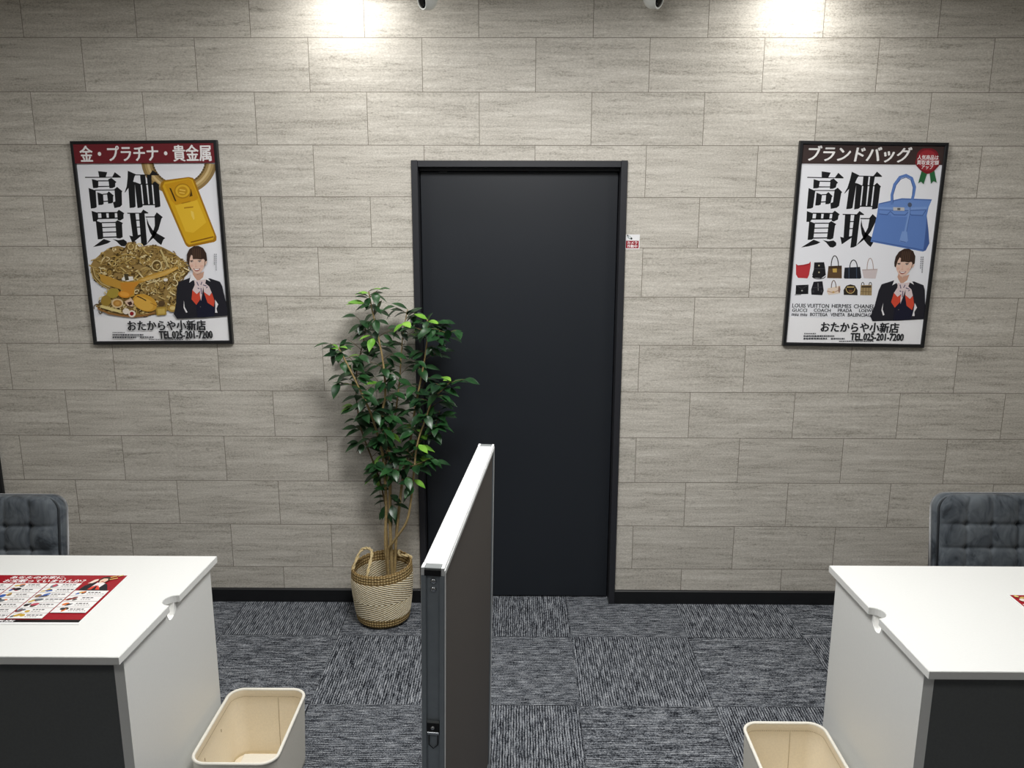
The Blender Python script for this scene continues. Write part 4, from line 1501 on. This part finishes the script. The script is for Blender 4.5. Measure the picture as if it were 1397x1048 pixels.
# ------------------------------------------------------------------ ficus
STEMS = [
  [(-0.570,-0.140,0.080),(-0.585,-0.140,0.338),(-0.576,-0.140,0.526),(-0.579,-0.150,0.697),(-0.587,-0.160,0.799),(-0.619,-0.180,0.940),(-0.649,-0.200,1.033),(-0.683,-0.200,1.111),(-0.719,-0.200,1.188),(-0.741,-0.200,1.237)],
  [(-0.557,-0.140,0.080),(-0.562,-0.140,0.338),(-0.560,-0.140,0.526),(-0.553,-0.140,0.750),(-0.568,-0.140,0.790),(-0.579,-0.140,0.943),(-0.565,-0.140,1.023),(-0.571,-0.130,1.154),(-0.593,-0.120,1.284),(-0.611,-0.120,1.376),(-0.624,-0.120,1.459)],
  [(-0.570,-0.150,0.080),(-0.575,-0.150,0.300),(-0.544,-0.170,0.371),(-0.479,-0.200,0.479),(-0.454,-0.200,0.616),(-0.442,-0.200,0.714),(-0.424,-0.200,0.834),(-0.383,-0.210,0.949),(-0.356,-0.220,1.023),(-0.316,-0.220,1.064),(-0.279,-0.220,1.101)],
  [(-0.558,-0.130,0.080),(-0.542,-0.120,0.347),(-0.523,-0.110,0.515),(-0.503,-0.110,0.651),(-0.467,-0.110,0.817),(-0.444,-0.120,0.951),(-0.411,-0.130,1.101),(-0.389,-0.140,1.213),(-0.378,-0.140,1.312),(-0.380,-0.140,1.346)],
  [(-0.573,-0.130,0.080),(-0.581,-0.120,0.350),(-0.584,-0.110,0.525),(-0.580,-0.100,0.701),(-0.547,-0.100,0.847),(-0.528,-0.100,0.946),(-0.509,-0.100,1.075),(-0.500,-0.100,1.171),(-0.488,-0.100,1.281),(-0.467,-0.100,1.383)],
  [(-0.574,-0.140,0.492),(-0.603,-0.130,0.640),(-0.642,-0.120,0.754),(-0.678,-0.100,0.847),(-0.695,-0.090,0.942),(-0.700,-0.085,1.038),(-0.690,-0.085,1.134),(-0.664,-0.085,1.230),(-0.646,-0.085,1.309)],
  [(-0.500,-0.110,0.634),(-0.463,-0.150,0.747),(-0.415,-0.170,0.829),(-0.363,-0.180,0.870),(-0.331,-0.180,0.966)],
  [(-0.378,-0.140,1.312),(-0.353,-0.150,1.267),(-0.327,-0.160,1.300),(-0.290,-0.170,1.289)],
  [(-0.554,-0.140,0.627),(-0.508,-0.180,0.707),(-0.451,-0.200,0.727),(-0.400,-0.210,0.750),(-0.356,-0.210,0.766)],
]
RAD = [(0.0075, 0.003), (0.0085, 0.0025), (0.0065, 0.0025), (0.0075, 0.0025), (0.0055, 0.002), (0.0040, 0.002), (0.0038, 0.0018), (0.002, 0.0014), (0.0034, 0.0018)]
tree = tag(empty('ficus_tree', (BX, BY, 0.027)), 'tall leafy artificial ficus with tan twisted stems standing in the woven basket', 'plant')
off = Vector(tree.location)
rl = random.Random(23)
leaf_bm = bmesh.new()
twig_bm = bmesh.new()


def leaf(base, d, up, L, Wd, mi, curl):
    d = d.normalized()
    side = d.cross(up)
    if side.length < 0.05: side = d.cross(Vector((1, 0, 0)))
    side.normalize()
    nrm = side.cross(d).normalized()
    prof = [(0.0, 0.02), (0.12, 0.42), (0.30, 0.88), (0.48, 1.0), (0.66, 0.84), (0.82, 0.50), (0.92, 0.20), (1.0, 0.015)]
    mid, lf, rt = [], [], []
    for t, w in prof:
        c = base + d * (L * t) + nrm * (-curl * L * t * t)
        mid.append(leaf_bm.verts.new(c))
        sidew = side * (w * Wd / 2)
        rise = nrm * (w * Wd * 0.13)
        lf.append(leaf_bm.verts.new(c - sidew + rise)); rt.append(leaf_bm.verts.new(c + sidew + rise))
    for i in range(len(prof) - 1):
        for f in ((mid[i], mid[i + 1], lf[i + 1], lf[i]), (rt[i], rt[i + 1], mid[i + 1], mid[i])):
            q = leaf_bm.faces.new(f); q.material_index = mi; q.smooth = True


def add_leaf(base, d, tip=False, young=None):
    L = rl.uniform(0.048, 0.074); Wd = L * rl.uniform(0.46, 0.60)
    if young is None: young = rl.random() < 0.05
    end = base + d.normalized() * L
    if end.y > -0.02: d = Vector((d.x, -abs(d.y) * 0.4, d.z))
    leaf(base, d, Vector((rl.uniform(-0.25, 0.25), rl.uniform(-0.5, 0.0), 1)), L, Wd, 1 if young else 0, rl.uniform(0.1, 0.5))


bark_bm = bmesh.new()
for si, (st, (r0, r1)) in enumerate(zip(STEMS, RAD)):
    path = spline([Vector(q) - off for q in st], 8)
    n = len(path)
    rad = [r0 + (r1 - r0) * i / (n - 1) for i in range(n)]
    rad = [r * (1 + 0.10 * noise.noise(Vector((i * 0.5, si * 3.1, 0)))) for i, r in enumerate(rad)]
    tube(bark_bm if si < 5 else twig_bm, path, rad, 9)
    # leaves along the upper part
    acc = 0.0
    gold_a = rl.uniform(0, 6.28)
    for i in range(1, n):
        seg_l = (path[i] - path[i - 1]).length
        c = path[i] + off
        if c.z < 0.62: continue
        dens = 0.025 if c.z > 0.80 else 0.042
        acc += seg_l
        if acc < dens: continue
        acc = 0
        gold_a += 2.4
        t = (path[i] - path[i - 1]).normalized()
        out = Vector((math.cos(gold_a), math.sin(gold_a) * 0.75 - 0.12, 0))
        tw = rl.uniform(0.02, 0.085)
        tipd = (out + Vector((0, 0, rl.uniform(0.2, 0.9)))).normalized()
        e = path[i] + tipd * tw
        if (e + off).y > -0.035: e.y = -0.035 - off.y - rl.uniform(0, 0.03)
        tube(twig_bm, [path[i], path[i].lerp(e, 0.5) + Vector((0, 0, 0.004)), e], [0.0014, 0.0011, 0.0008], 5)
        k = rl.choice((2, 3, 3, 4))
        yg = rl.random() < 0.07
        for j in range(k):
            s = path[i].lerp(e, (j + 1) / k)
            a = gold_a + rl.uniform(-1.3, 1.3)
            dd = Vector((math.cos(a), math.sin(a) * 0.7 - 0.18, rl.uniform(-0.55, 0.30)))
            add_leaf(s, dd, young=yg and j >= k - 2)
        if rl.random() < 0.35:
            add_leaf(path[i], Vector((math.cos(gold_a + 2), math.sin(gold_a + 2) - 0.2, rl.uniform(-0.6, 0.2))))
    # tuft at the tip
    for j in range(5):
        a = j * 2.4 + si
        add_leaf(path[-1] + Vector((0, 0, -0.008 * j)), Vector((math.cos(a), math.sin(a) * 0.6 - 0.15, rl.uniform(0.0, 0.6))), young=(j < 2 and si in (0, 1, 3, 2)))
# a few low leaves on the thin stems
for (x, y, z, dx, dz) in [(-0.586, -0.12, 0.60, -1, -0.3), (-0.584, -0.11, 0.535, -1, 0.1), (-0.586, -0.115, 0.50, -0.5, -0.8), (-0.555, -0.14, 0.56, 0.7, -0.2), (-0.545, -0.14, 0.53, 1, 0.15),
                          (-0.56, -0.14, 0.49, -0.2, -1), (-0.557, -0.14, 0.51, 0.5, -0.7), (-0.56, -0.14, 0.60, -0.7, 0.2), (-0.455, -0.2, 0.62, -0.6, -0.5), (-0.45, -0.2, 0.65, -0.8, 0.2)]:
    b = Vector((x, y, z)) - off
    add_leaf(b, Vector((dx, -0.45, dz)), young=False)
    add_leaf(b + Vector((0.006, -0.004, 0.02)), Vector((dx * 0.5, -0.7, dz + 0.2)), young=False)
link('trunk', bark_bm, M['bark'], tree, True)
link('twigs', twig_bm, M['twig'], tree, True)
link('foliage', leaf_bm, [M['leaf'], M['leaf_young']], tree)
bm = bmesh.new()
lathe(bm, [(0.070, 0.0), (0.082, 0.012), (0.088, 0.085), (0.080, 0.098), (0.03, 0.106), (0.004, 0.108)], seg=32)
link('pot_filler', bm, M['soil'], tree, True)
